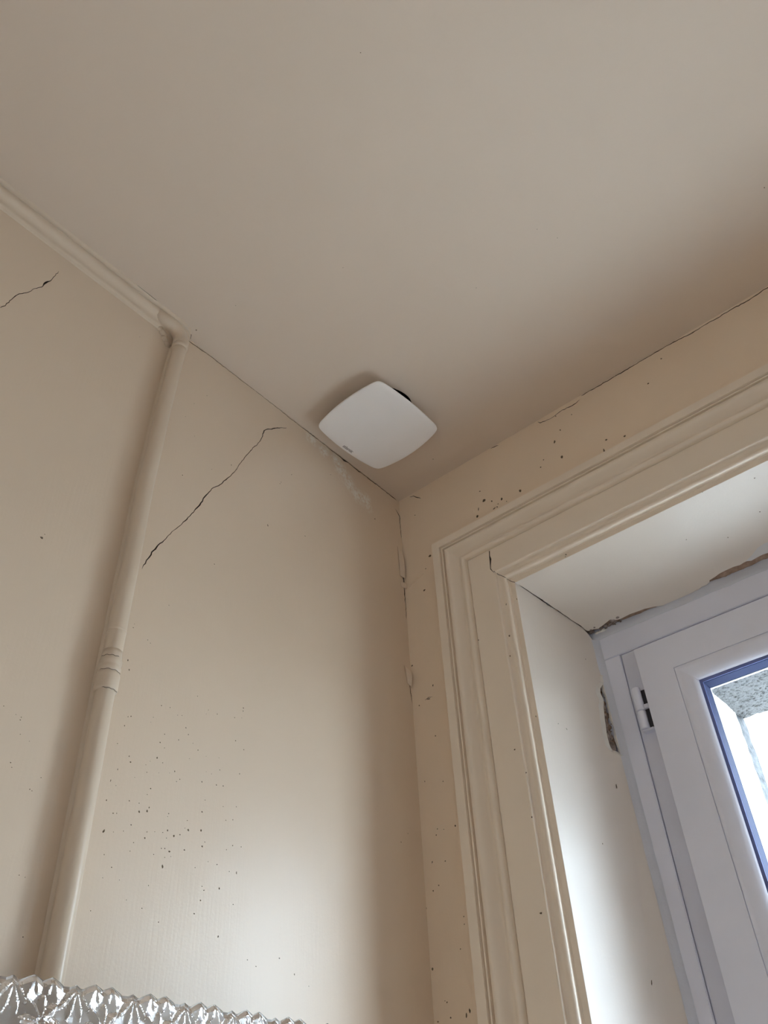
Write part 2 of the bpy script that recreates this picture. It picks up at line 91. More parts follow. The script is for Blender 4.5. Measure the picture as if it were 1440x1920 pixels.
def paint(name, col, rough=0.35, rough_var=0.025, spec=0.5, bump=0.12, stroke=(30, 30, 6), mottled=0.015, salt=None, coat=0.0):
    """old hand-brushed oil paint: faint mottling, brush drag, lumpy relief"""
    m, nt, b = new_mat(name); L = nt.links
    tc = N(nt, 'ShaderNodeTexCoord')
    n1 = N(nt, 'ShaderNodeTexNoise', Scale=3.0, Detail=4.0)
    L.new(tc.outputs['Object'], n1.inputs['Vector'])
    c1 = tuple(c * (1 - mottled) for c in col); c2 = tuple(min(1, c * (1 + mottled)) for c in col)
    r = ramp(nt, 0.3, (*c1, 1), 0.7, (*c2, 1)); L.new(n1.outputs['Fac'], r.inputs['Fac'])
    colout = r.outputs['Color']
    # brush strokes + lumps + fine orange peel
    mp = N(nt, 'ShaderNodeMapping'); mp.inputs['Scale'].default_value = stroke
    L.new(tc.outputs['Object'], mp.inputs['Vector'])
    n2 = N(nt, 'ShaderNodeTexNoise', Scale=6.0, Detail=3.0); L.new(mp.outputs['Vector'], n2.inputs['Vector'])
    n3 = N(nt, 'ShaderNodeTexNoise', Scale=9.0, Detail=2.0); L.new(tc.outputs['Object'], n3.inputs['Vector'])
    n4 = N(nt, 'ShaderNodeTexNoise', Scale=260.0, Detail=2.0); L.new(tc.outputs['Object'], n4.inputs['Vector'])
    a = N(nt, 'ShaderNodeMath', operation='MULTIPLY'); a.inputs[1].default_value = 0.12; L.new(n2.outputs['Fac'], a.inputs[0])
    a2 = N(nt, 'ShaderNodeMath', operation='MULTIPLY_ADD'); a2.inputs[1].default_value = 0.8; L.new(n3.outputs['Fac'], a2.inputs[0]); L.new(a.outputs[0], a2.inputs[2])
    a3 = N(nt, 'ShaderNodeMath', operation='MULTIPLY_ADD'); a3.inputs[1].default_value = 0.05; L.new(n4.outputs['Fac'], a3.inputs[0]); L.new(a2.outputs[0], a3.inputs[2])
    hout = a3.outputs[0]
    if salt:
        # efflorescence: pale crusty bloom where damp came through, along a line of points
        geo = N(nt, 'ShaderNodeNewGeometry')
        warp = N(nt, 'ShaderNodeTexNoise', Scale=22.0, Detail=5.0)
        L.new(tc.outputs['Object'], warp.inputs['Vector'])
        wsub = N(nt, 'ShaderNodeVectorMath', operation='SUBTRACT'); wsub.inputs[1].default_value = (0.5, 0.5, 0.5); L.new(warp.outputs['Color'], wsub.inputs[0])
        wsc = N(nt, 'ShaderNodeVectorMath', operation='SCALE'); wsc.inputs['Scale'].default_value = 0.05; L.new(wsub.outputs[0], wsc.inputs[0])
        wadd = N(nt, 'ShaderNodeVectorMath', operation='ADD'); L.new(tc.outputs['Object'], wadd.inputs[0]); L.new(wsc.outputs[0], wadd.inputs[1])
        prev = None
        for (p, rad) in salt:
            d = N(nt, 'ShaderNodeVectorMath', operation='DISTANCE'); d.inputs[1].default_value = p
            L.new(wadd.outputs[0], d.inputs[0])
            q = N(nt, 'ShaderNodeMapRange', clamp=True); q.inputs['From Min'].default_value = rad; q.inputs['From Max'].default_value = rad * 0.25
            L.new(d.outputs['Value'], q.inputs['Value'])
            if prev is None: prev = q.outputs['Result']
            else:
                mx = N(nt, 'ShaderNodeMath', operation='MAXIMUM'); L.new(prev, mx.inputs[0]); L.new(q.outputs['Result'], mx.inputs[1]); prev = mx.outputs[0]
        nz = N(nt, 'ShaderNodeTexNoise', Scale=120.0, Detail=4.0, Roughness=0.7); L.new(tc.outputs['Object'], nz.inputs['Vector'])
        nzr = ramp(nt, 0.42, g(0), 0.54, g(1)); L.new(nz.outputs['Fac'], nzr.inputs['Fac'])
        ms = N(nt, 'ShaderNodeMath', operation='MULTIPLY'); L.new(prev, ms.inputs[0]); L.new(nzr.outputs['Color'], ms.inputs[1])
        mix = N(nt, 'ShaderNodeMix', data_type='RGBA'); L.new(ms.outputs[0], mix.inputs['Factor'])
        L.new(colout, mix.inputs['A']); mix.inputs['B'].default_value = (0.86, 0.82, 0.74, 1)
        colout = mix.outputs['Result']
        ad = N(nt, 'ShaderNodeMath', operation='MULTIPLY_ADD'); ad.inputs[1].default_value = 0.25; L.new(ms.outputs[0], ad.inputs[0]); L.new(hout, ad.inputs[2]); hout = ad.outputs[0]
    L.new(colout, b.inputs['Base Color'])
    rr = N(nt, 'ShaderNodeMapRange'); rr.inputs['To Min'].default_value = rough - rough_var; rr.inputs['To Max'].default_value = rough + rough_var
    L.new(n3.outputs['Fac'], rr.inputs['Value']); L.new(rr.outputs['Result'], b.inputs['Roughness'])
    bp = N(nt, 'ShaderNodeBump', Strength=bump, Distance=0.02); L.new(hout, bp.inputs['Height']); L.new(bp.outputs['Normal'], b.inputs['Normal'])
    b.inputs['Specular IOR Level'].default_value = spec
    return m

def rough_stuff(name, ca, cb, scale, rough=0.9, bump=0.8, dist=0.01, lo=0.35, hi=0.65, detail=8.0):
    m, nt, b = new_mat(name); L = nt.links
    tc = N(nt, 'ShaderNodeTexCoord')
    n = N(nt, 'ShaderNodeTexNoise', Scale=scale, Detail=detail, Roughness=0.65); L.new(tc.outputs['Object'], n.inputs['Vector'])
    r = ramp(nt, lo, (*ca, 1), hi, (*cb, 1)); L.new(n.outputs['Fac'], r.inputs['Fac']); L.new(r.outputs['Color'], b.inputs['Base Color'])
    b.inputs['Roughness'].default_value = rough
    bp = N(nt, 'ShaderNodeBump', Strength=bump, Distance=dist); L.new(n.outputs['Fac'], bp.inputs['Height']); L.new(bp.outputs['Normal'], b.inputs['Normal'])
    return m

def plain(name, col, rough=0.4, spec=0.5, metal=0.0, var=0.03):
    m, nt, b = new_mat(name); L = nt.links
    tc = N(nt, 'ShaderNodeTexCoord')
    n = N(nt, 'ShaderNodeTexNoise', Scale=14.0, Detail=3.0); L.new(tc.outputs['Object'], n.inputs['Vector'])
    r = ramp(nt, 0.3, (*[c * (1 - var) for c in col], 1), 0.7, (*[min(1, c * (1 + var)) for c in col], 1))
    L.new(n.outputs['Fac'], r.inputs['Fac']); L.new(r.outputs['Color'], b.inputs['Base Color'])
    b.inputs['Roughness'].default_value = rough; b.inputs['Specular IOR Level'].default_value = spec; b.inputs['Metallic'].default_value = metal
    return m

CREAM = (0.735, 0.60, 0.465)
M = {}
M['wall'] = paint('cream_gloss_wall_paint', CREAM, rough=0.35, spec=0.75, bump=0.08, stroke=(40, 40, 3),
                  salt=[((0.0, y, z), 0.020 + 0.012 * (i > 2)) for i, (y, z) in enumerate(SALT)])
M['wall_r'] = paint('cream_matt_wall_paint', (0.87, 0.715, 0.55), rough=0.5, spec=0.4, bump=0.14, stroke=(30, 30, 4))
M['ceil'] = paint('cream_ceiling_paint', (0.73, 0.615, 0.51), rough=0.55, spec=0.35, bump=0.08, stroke=(4, 10, 10), mottled=0.01)
M['trim'] = paint('cream_gloss_trim_paint', (0.86, 0.745, 0.615), rough=0.31, spec=0.5, bump=0.05, stroke=(40, 40, 4), mottled=0.01)
M['reveal'] = paint('pale_cream_reveal_paint', (0.81, 0.735, 0.66), rough=0.31, spec=0.5, bump=0.08, stroke=(40, 40, 4), mottled=0.01)
M['pipe'] = paint('cream_pipe_paint', (0.70, 0.58, 0.455), rough=0.33, spec=0.5, bump=0.05, stroke=(30, 30, 5), mottled=0.015)
M['pvc'] = plain('white_window_plastic', (0.81, 0.825, 0.94), rough=0.33, var=0.015)
M['pvc_grey'] = plain('grey_white_window_plastic', (0.70, 0.71, 0.81), rough=0.4, var=0.02)
M['sealant'] = paint('grey_white_sealant', (0.66, 0.675, 0.75), rough=0.5, bump=0.3, stroke=(20, 20, 20), mottled=0.08)
M['vent'] = plain('white_vent_plastic', (0.92, 0.885, 0.865), rough=0.4, var=0.01)
M['dark'] = plain('dark_duct', (0.02, 0.016, 0.014), rough=0.8)
M['slot_shade'] = plain('dark_grey_slot_shade', (0.07, 0.065, 0.075), rough=0.7)  # flat shade colour for the strip beside the hinge
M['crack'] = rough_stuff('crack_dirt', (0.05, 0.035, 0.022), (0.16, 0.11, 0.075), 120)
M['speck'] = rough_stuff('dirt_speck', (0.10, 0.065, 0.035), (0.24, 0.17, 0.10), 300)
M['mortar'] = rough_stuff('bare_brown_plaster', (0.30, 0.20, 0.145), (0.50, 0.36, 0.275), 70, bump=0.7, dist=0.004)
M['rubble'] = rough_stuff('rubble_stone', (0.22, 0.17, 0.15), (0.44, 0.36, 0.32), 90, bump=0.8, dist=0.004)
M['chip'] = plain('white_plaster_chip', (0.78, 0.75, 0.71), rough=0.8, var=0.06)
M['filler'] = paint('pale_filler', (0.76, 0.75, 0.75), rough=0.45, bump=0.15, mottled=0.02)
M['gasket'] = plain('blue_fringed_gasket', (0.15, 0.185, 0.40), rough=0.6, spec=0.2)  # grey gasket with blue lens fringing painted into its colour
M['spacer'] = plain('blue_fringed_spacer', (0.026, 0.038, 0.10), rough=0.7, spec=0.1)  # blue lens fringing painted into the spacer colour as well
M['ink'] = plain('dark_logo_ink', (0.06, 0.055, 0.06), rough=0.5)
M['stone'] = rough_stuff('pitted_grey_lintel_render', (0.03, 0.03, 0.03), (0.26, 0.26, 0.262), 125, bump=1.0, dist=0.02, lo=0.36, hi=0.50, detail=6.0)
M['ext_plaster'] = rough_stuff('white_outside_render', (0.70, 0.70, 0.69), (0.84, 0.84, 0.83), 25, bump=0.3)
M['ext_edge'] = rough_stuff('grey_stone_edge', (0.06, 0.065, 0.07), (0.17, 0.175, 0.185), 40, bump=0.7)
M['ground'] = rough_stuff('pale_courtyard_gravel', (0.34, 0.33, 0.31), (0.5, 0.49, 0.46), 4)
M['white'] = plain('white_gloss_wall_paint', (0.89, 0.86, 0.84), rough=0.25)
M['floor'] = rough_stuff('pale_stone_floor', (0.80, 0.76, 0.73), (0.87, 0.83, 0.80), 6, rough=0.45, bump=0.1)
M['silver'] = plain('brushed_silver_plate', (0.75, 0.75, 0.76), rough=0.25, metal=1.0)

m, nt, b = new_mat('pressed_glass'); M['glass'] = m
b.inputs['Base Color'].default_value = (0.70, 0.71, 0.72, 1); b.inputs['Roughness'].default_value = 0.09
b.inputs['IOR'].default_value = 1.5; b.inputs['Transmission Weight'].default_value = 0.9

m, nt, b = new_mat('window_glass'); M['pane'] = m
nt.nodes.remove(b)
tr = N(nt, 'ShaderNodeBsdfTransparent'); tr.inputs['Color'].default_value = (0.93, 0.955, 0.95, 1)
gl = N(nt, 'ShaderNodeBsdfGlossy'); gl.inputs['Roughness'].default_value = 0.0
lw = N(nt, 'ShaderNodeLayerWeight', Blend=0.5)       # Schlick reflectance, the same from both faces
pw = N(nt, 'ShaderNodeMath', operation='POWER'); pw.inputs[1].default_value = 5.0; nt.links.new(lw.outputs['Facing'], pw.inputs[0])
fr = N(nt, 'ShaderNodeMath', operation='MULTIPLY_ADD'); fr.inputs[1].default_value = 0.95; fr.inputs[2].default_value = 0.045; nt.links.new(pw.outputs[0], fr.inputs[0])
mx = N(nt, 'ShaderNodeMixShader'); nt.links.new(fr.outputs[0], mx.inputs[0]); nt.links.new(tr.outputs[0], mx.inputs[1]); nt.links.new(gl.outputs[0], mx.inputs[2])
nt.links.new(mx.outputs[0], nt.nodes['Material Output'].inputs['Surface'])

# ---------------------------------------------------------------- helpers
def tag(o, label=None, cat=None, group=None, kind=None):
    if label: o['label'] = label
    if cat: o['category'] = cat
    if group: o['group'] = group
    if kind: o['kind'] = kind
    return o

def link(name, bm, mats, parent=None, smooth=False, recalc=False):
    if recalc: bmesh.ops.recalc_face_normals(bm, faces=bm.faces)
    me = bpy.data.meshes.new(name); bm.to_mesh(me); bm.free()
    for mt in (mats if isinstance(mats, (list, tuple)) else [mats]): me.materials.append(mt)
    if smooth:
        for p in me.polygons: p.use_smooth = True
    o = bpy.data.objects.new(name, me); COL.objects.link(o)
    if parent: o.parent = parent
    return o

def empty(name, loc=(0, 0, 0)):
    o = bpy.data.objects.new(name, None); COL.objects.link(o); o.location = loc; o.empty_display_size = 0.05
    return o

def under(child, parent):
    """parent while keeping the world-space mesh coordinates"""
    child.parent = parent
    child.matrix_parent_inverse = Matrix.Translation(-parent.location)
    return child

def box(bm, x0, x1, y0, y1, z0, z1, mi=0):
    v = [bm.verts.new(p) for p in ((x0, y0, z0), (x1, y0, z0), (x1, y1, z0), (x0, y1, z0), (x0, y0, z1), (x1, y0, z1), (x1, y1, z1), (x0, y1, z1))]
    for f in ((0, 3, 2, 1), (4, 5, 6, 7), (0, 1, 5, 4), (1, 2, 6, 5), (2, 3, 7, 6), (3, 0, 4, 7)):
        bm.faces.new([v[i] for i in f]).material_index = mi

def inside(pt, poly):
    x, y = pt; c = False; j = len(poly) - 1
    for i in range(len(poly)):
        xi, yi = poly[i]; xj, yj = poly[j]
        if (yi > y) != (yj > y) and x < (xj - xi) * (y - yi) / (yj - yi) + xi: c = not c
        j = i
    return c

def slit(line):
    """polyline (u, v, width) -> closed outline of the crack"""
    le, ri = [], []
    n = len(line)
    for i, (u, v, wd) in enumerate(line):
        a = line[max(0, i - 1)]; b = line[min(n - 1, i + 1)]
        d = Vector((b[0] - a[0], b[1] - a[1])).normalized(); p = Vector((-d.y, d.x))
        hw = 0.5 * wd * (0.25 if i in (0, n - 1) else random.uniform(0.7, 1.15))
        le.append((u + p.x * hw, v + p.y * hw)); ri.append((u - p.x * hw, v - p.y * hw))
    return le + ri[::-1]

def roughen(line, step=0.005, amp=0.0010):
    out = []
    for a, b in zip(line[:-1], line[1:]):
        L_ = math.hypot(b[0] - a[0], b[1] - a[1]); k = max(1, int(L_ / step))
        for i in range(k):
            t = i / k; j = amp if i else 0
            out.append((a[0] + (b[0] - a[0]) * t + random.uniform(-j, j), a[1] + (b[1] - a[1]) * t + random.uniform(-j, j), a[2] + (b[2] - a[2]) * t))
    out.append(line[-1]); return out

def surface(name, outer, holes, mp, mats, parent=None, flip=False):
    """flat sheet with real recesses. holes: (polygon, depth or None for an opening, rim material, floor material)"""
    pts, edges = [], []
    def add(poly):
        s = len(pts); pts.extend(Vector(p) for p in poly)
        k = len(poly); edges.extend((s + i, s + (i + 1) % k) for i in range(k))
    add(outer)
    for h in holes: add(h[0])
    vs_, es_, fs_, *_ = geometry.delaunay_2d_cdt(pts, edges, [], 0, 1e-7)
    bm = bmesh.new(); cache = {}
    def V(i, d):
        if (i, d) not in cache: cache[(i, d)] = bm.verts.new(mp(vs_[i].x, vs_[i].y, d))
        return cache[(i, d)]
    def F(vl, mi):
        try: f = bm.faces.new(vl[::-1] if flip else vl); f.material_index = mi
        except ValueError: pass
    bbs = [(min(p[0] for p in h[0]), max(p[0] for p in h[0]), min(p[1] for p in h[0]), max(p[1] for p in h[0])) for h in holes]
    owner = {}
    for fi, f in enumerate(fs_):
        c = ((vs_[f[0]].x + vs_[f[1]].x + vs_[f[2]].x) / 3, (vs_[f[0]].y + vs_[f[1]].y + vs_[f[2]].y) / 3)
        if not inside(c, outer): owner[fi] = -2; continue
        owner[fi] = -1
        for hi, h in enumerate(holes):
            bb = bbs[hi]
            if bb[0] <= c[0] <= bb[1] and bb[2] <= c[1] <= bb[3] and inside(c, h[0]): owner[fi] = hi; break
    eo = {}
    for fi, f in enumerate(fs_):
        o = owner[fi]
        if o == -1: F([V(i, 0.0) for i in f], 0)
        elif o >= 0 and holes[o][1] is not None: F([V(i, holes[o][1]) for i in f], holes[o][3])
        for a, b in ((f[0], f[1]), (f[1], f[2]), (f[2], f[0])): eo.setdefault((min(a, b), max(a, b)), []).append((o, a, b))
    for k, lst in eo.items():
        if len(lst) == 2 and lst[0][0] != lst[1][0]:
            for (o, a, b) in lst:
                other = [q for q in lst if q[0] != o][0][0]
                if o >= 0 and holes[o][1] is not None and other == -1:
                    d = holes[o][1]; F([V(b, 0.0), V(a, 0.0), V(a, d), V(b, d)][::-1], holes[o][2])
    return link(name, bm, mats, parent)

def mitre_rect(profile, x0, x1, z0, z1, bottom=True):
    """profile [(inset, y)] swept round a rectangle with mitred corners; returns four sides as lists of quads"""
    sides = {'left': [], 'top': [], 'right': [], 'bottom': []}
    def c(i, y): return ((x0 + i, y, z0 + i), (x0 + i, y, z1 - i), (x1 - i, y, z1 - i), (x1 - i, y, z0 + i))
    for (i0, y0), (i1, y1) in zip(profile[:-1], profile[1:]):
        a = c(i0, y0); b = c(i1, y1)
        for k, s in enumerate(('left', 'top', 'right', 'bottom')):
            n = (k + 1) % 4
            sides[s].append((a[k], a[n], b[n], b[k]))
    return sides

def from_quads(name, quads, mat, parent=None, smooth=False, weld=True):
    bm = bmesh.new()
    for q in quads: bm.faces.new([bm.verts.new(p) for p in q])
    if weld: bmesh.ops.remove_doubles(bm, verts=bm.verts, dist=1e-6)
    return link(name, bm, mat, parent, smooth)

def tube(bm, path, rad, seg=20, cap=True, closed_sec=None):
    """swept round tube; rad is a number or one per point"""
    rings = []
    n = len(path)
    up = Vector((1, 0, 0))
    for i, p in enumerate(path):
        p = Vector(p); a = Vector(path[max(0, i - 1)]); b = Vector(path[min(n - 1, i + 1)])
        t = (b - a).normalized(); s = up.cross(t)
        if s.length < 1e-4: s = Vector((0, 1, 0)).cross(t)
        s.normalize(); q = t.cross(s)
        r = rad[i] if isinstance(rad, (list, tuple)) else rad
        rings.append([bm.verts.new(p + (s * math.cos(2 * math.pi * k / seg) + q * math.sin(2 * math.pi * k / seg)) * r) for k in range(seg)])
    for r0, r1 in zip(rings[:-1], rings[1:]):
        for k in range(seg): bm.faces.new((r0[k], r0[(k + 1) % seg], r1[(k + 1) % seg], r1[k]))
    if cap:
        bm.faces.new(rings[0][::-1]); bm.faces.new(rings[-1])

def blob(bm, c, ax, su, sv, sn, n, seg=7):
    """small low irregular lump sitting on a plane; ax = (u axis, v axis)"""
    U, Vv = ax; c = Vector(c); n = Vector(n); a0 = random.uniform(-0.4, 0.4)
    top = bm.verts.new(c + n * sn); ring = []
    for k in range(seg):
        a = 2 * math.pi * k / seg; j = random.uniform(0.65, 1.15)
        x = math.cos(a) * su * 0.5 * j; y = math.sin(a) * sv * 0.5 * j
        x, y = x * math.cos(a0) - y * math.sin(a0), x * math.sin(a0) + y * math.cos(a0)
        ring.append(bm.verts.new(c + U * x + Vv * y - n * 0.0002))
    for k in range(seg): bm.faces.new((ring[k], ring[(k + 1) % seg], top))

def specks(name, data, mp, U, Vv, n, parent, height=0.0005):
    bm = bmesh.new()
    for (u, v, a, b) in data: blob(bm, mp(u, v, 0.0), (Vector(U), Vector(Vv)), a, b, height, n)
    return tag(link(name, bm, M['speck'], parent), kind='stuff')

def rock(bm, c, r, sq=(1, 1, 1), seed=0, jag=0.45):
    b2 = bmesh.new(); bmesh.ops.create_icosphere(b2, subdivisions=2, radius=1.0)
    mp_ = {}
    for v in b2.verts:
        k = 1 + jag * noise.noise(v.co * 1.3 + Vector((seed * 3.1, seed * 1.7, seed)))
        mp_[v.index] = bm.verts.new((c[0] + v.co.x * r * sq[0] * k, c[1] + v.co.y * r * sq[1] * k, c[2] + v.co.z * r * sq[2] * k))
    for f in b2.faces: bm.faces.new([mp_[v.index] for v in f.verts])
    b2.free()

# ---------------------------------------------------------------- room shell
RX, RY = 2.3, -2.6              # far walls of the room
JX0, JZ0, JY0 = 0.2675, H - 0.3735, 0.006       # where the reveal starts behind the casing
FX0, FZ0, FY = 0.317, H - 0.4235, 0.21           # window frame corner and face
FX1, FZB = 1.53, 0.93                            # right side of frame, bottom of frame
JX1 = 1.5795
SILL = FZB

# left wall, with its cracks cut in as real slits
def map_left(u, v, d): return (-d, u, v)
holes = []
for i, ln in enumerate(LEFT_CRACKS):
    if i == 2: ln = [(u, min(v, H - 0.0012 - 0.6 * wd), wd) for u, v, wd in ln]
    if i >= 3: ln = [(min(u, -0.0012 - 0.6 * wd), v, wd) for u, v, wd in ln]
    holes.append((slit(roughen(ln)), 0.007, 1, 1))
wall_left = tag(surface('wall_left', [(RY, 0), (0, 0), (0, H), (RY, H)], holes, map_left, [M['wall'], M['crack']]), kind='structure')
specks('paint_specks', LEFT_SPECKS, map_left, (0, 1, 0), (0, 0, 1), (1, 0, 0), wall_left)

# window wall
def map_right(u, v, d): return (u, d, v)
holes = [([(JX0 - 0.09, SILL - 0.05), (JX1 + 0.09, SILL - 0.05), (JX1 + 0.09, JZ0 + 0.09), (JX0 - 0.09, JZ0 + 0.09)], None, 0, 0)]
for i, ln in enumerate(RIGHT_CRACKS):
    if i < 4: ln = [(u, min(v, H - 0.0012 - 0.6 * wd), wd) for u, v, wd in ln]
    holes.append((slit(roughen(ln)), 0.006, 1, 1))
wall_right = tag(surface('wall_right', [(0, 0), (RX, 0), (RX, H), (0, H)], holes, map_right, [M['wall_r'], M['crack']]), kind='structure')
specks('paint_specks', [(u, v, a * 1.3, b * 1.3) for u, v, a, b in RIGHT_SPECKS], map_right, (1, 0, 0), (0, 0, 1), (0, -1, 0), wall_right)

# ceiling, with the round duct hole behind the vent
VC = (0.1405, -0.2445)
DUCT = (0.158, -0.2545, 0.0675)
def map_ceil(u, v, d): return (u, v, H + d)
hp = [(DUCT[0] + (DUCT[2] + 0.0015 * math.sin(5 * a)) * math.cos(a), DUCT[1] + (DUCT[2] + 0.0015 * math.cos(7 * a)) * math.sin(a)) for a in [2 * math.pi * k / 48 for k in range(48)]]
ceiling = tag(surface('ceiling', [(0, RY), (RX, RY), (RX, 0), (0, 0)], [(hp, 0.12, 1, 1)], map_ceil, [M['ceil'], M['dark']]), kind='structure')
specks('paint_specks', CEIL_SPECKS, map_ceil, (1, 0, 0), (0, 1, 0), (0, 0, -1), ceiling)

def quad(name, pts, mat, kind='structure', parent=None):
    bm = bmesh.new(); bm.faces.new([bm.verts.new(p) for p in pts])
    o = link(name, bm, mat, parent); return tag(o, kind=kind) if kind else o
quad('floor', [(0, RY, 0), (RX, RY, 0), (RX, 0, 0), (0, 0, 0)], M['floor'])
quad('wall_back', [(0, RY, 0), (0, RY, H), (RX, RY, H), (RX, RY, 0)], M['white'])
quad('wall_opposite', [(RX, RY, 0), (RX, RY, H), (RX, 0, H), (RX, 0, 0)], M['white'])

# loose curls of paint at the corner and the ceiling line
def flake(name, pts, curl, parent, mat):
    """small thin curled chip: pts four corners, bulged along curl"""
    bm = bmesh.new(); n = 5; a, b, c, d = [Vector(p) for p in pts]; cv = Vector(curl); rows = []
    nrm = (b - a).cross(d - a).normalized() * 0.0007
    for off in (Vector((0, 0, 0)), nrm):
        rr = []
        for i in range(n + 1):
            row = []
            for j in range(3):
                s = i / n; t = j / 2
                p = a.lerp(b, s).lerp(d.lerp(c, s), t) + cv * (math.sin(math.pi * s) * (0.4 + 0.6 * t)) + off
                row.append(bm.verts.new(p))
            rr.append(row)
        rows.append(rr)
    for k, rr in enumerate(rows):
        for i in range(n):
            for j in range(2):
                q = [rr[i][j], rr[i + 1][j], rr[i + 1][j + 1], rr[i][j + 1]]; bm.faces.new(q if k else q[::-1])
    for i in range(n):
        for j in (0, 2): bm.faces.new((rows[0][i][j], rows[0][i + 1][j], rows[1][i + 1][j], rows[1][i][j]))
    for i in (0, n):
        for j in range(2): bm.faces.new((rows[0][i][j], rows[0][i][j + 1], rows[1][i][j + 1], rows[1][i][j]))
    return link(name, bm, mat, parent)
flake('paint_flake', [(0.0004, -0.018, H - 0.150), (0.0004, -0.016, H - 0.232), (0.006, -0.006, H - 0.238), (0.004, -0.005, H - 0.165)], (0.003, -0.001, 0), wall_left, M['wall'])
flake('paint_flake', [(0.0004, -0.016, H - 0.248), (0.0004, -0.014, H - 0.262), (0.006, -0.003, H - 0.264), (0.006, -0.003, H - 0.250)], (0.002, -0.001, 0), wall_left, M['wall'])
flake('paint_flake', [(0.0004, -0.020, H - 0.462), (0.0004, -0.014, H - 0.500), (0.004, -0.006, H - 0.508), (0.006, -0.007, H - 0.474)], (0.004, -0.002, 0), wall_left, M['wall'])
bm = bmesh.new(); rp = []
for k in range(16):             # pale plaster ridge where an old crack was filled
    s_ = k / 15; rp.append((0.002 + 0.052 * s_, -0.0002, H - 0.264 + 0.019 * s_ + 0.0022 * noise.noise(Vector((k * 0.9, 2, 5)))))
tube(bm, rp, [0.0004] + [0.0009 + 0.0007 * random.random() for _ in range(14)] + [0.0004], 6)
link('plaster_ridge', bm, M['wall_r'], wall_right, True)

# ---------------------------------------------------------------- window casing (moulded frame on the wall)
PROF = [(0.105, 0.002), (0.105, -0.0335), (0.1065, -0.0355), (0.1243, -0.0360), (0.1252, -0.0290), (0.1268, -0.0288), (0.1276, -0.0330), (0.1305, -0.0332), (0.1313, -0.0262), (0.1335, -0.0260)]
for k in range(9):              # shallow cyma sinking toward the frieze
    t = k / 8; PROF.append((0.1350 + 0.0285 * t, -0.0325 + 0.0135 * (0.5 - 0.5 * math.cos(math.pi * t)) - 0.0030 * math.sin(math.pi * t * 2)))
PROF += [(0.1645, -0.0165)]
for k in range(9):              # bead
    a = math.pi * k / 8; PROF.append((0.1712 - 0.0062 * math.cos(a), -0.0185 - 0.0085 * math.sin(a)))
PROF += [(0.1782, -0.0150), (0.1815, -0.0180)]
F0 = len(PROF)                  # flat frieze between these two
PROF2 = [(0.2375, -0.0180), (0.2386, -0.0177), (0.2394, -0.0169), (0.2397, -0.0155), (0.2397, -0.0105), (0.2425, -0.0085), (0.2470, -0.0078), (0.2510, -0.0084)]
for k in range(9):              # quarter round facing the opening
    a = math.pi * 0.62 * k / 8; PROF2.append((0.2512 + 0.0050 * math.sin(a), -0.0035 - 0.0056 * math.cos(a)))
PROF2 += [(0.2552, 0.0020), (0.2570, 0.0052), (0.2620, 0.0058), (0.2665, 0.0054), (JX0, JY0)]
def casz(x): return H - (0.212 + (x - 0.105) * (0.1615 / 0.1625))
CX1 = JX0 + JX1                 # mirror for the right leg
def casing_piece(name, prof, parts, parent):
    pieces = {'left': [], 'head': [], 'right': []}
    for (xa, ya), (xb, yb) in zip(prof[:-1], prof[1:]):
        za, zb = casz(xa), casz(xb)
        pieces['left'].append(((xa, ya, 0.86), (xb, yb, 0.86), (xb, yb, zb), (xa, ya, za)))
        pieces['head'].append(((xa, ya, za), (xb, yb, zb), (CX1 - xb, yb, zb), (CX1 - xa, ya, za)))
        pieces['right'].append(((CX1 - xa, ya, za), (CX1 - xb, yb, zb), (CX1 - xb, yb, 0.86), (CX1 - xa, ya, 0.86)))
    return [from_quads(name, pieces[p], M['trim'], parent) for p in parts]
trim = tag(empty('trim_1', (0.2, 0, 1.7)), kind='structure')
for o in casing_piece('outer_moulding', PROF, ('left', 'head', 'right'), None): under(o, trim)
for o in casing_piece('inner_moulding', PROF2, ('left', 'head', 'right'), None): under(o, trim)
for o in list(COL.objects):     # smooth the moulded curves but keep the arrises
    if o.name.split('.')[0] in ('outer_moulding', 'inner_moulding'):
        o.data.shade_smooth(); o.data.set_sharp_from_angle(angle=R(38))
xa, xb = PROF[-1][0], PROF2[0][0]; za, zb = casz(xa), casz(xb)
fz = [(xa, 0.86), (xb, 0.86), (xb, zb), (CX1 - xb, zb), (CX1 - xb, 0.86), (CX1 - xa, 0.86), (CX1 - xa, za), (xa, za)]
o = surface('frieze', fz, [(slit(roughen(FRIEZE_CRACK, 0.008, 0.0004)), 0.006, 1, 1)], lambda u, v, d: (u, -0.018 + d, v), [M['trim'], M['crack']])
under(o, trim)
o = specks('paint_specks', CASING_SPECKS, lambda u, v, d: (u, -0.0185, v), (1, 0, 0), (0, 0, 1), (0, -1, 0), None); under(o, trim)
# hairline running on across the inner moulding mitre
bm = bmesh.new()
mc = []
for (x, y) in PROF2: mc.append((x + 0.0005 * math.sin(x * 900), y - 0.0003, casz(x) - 0.0006 * math.sin(x * 700)))
tube(bm, mc, 0.0007, 5); under(link('hairline_crack', bm, M['crack']), trim)

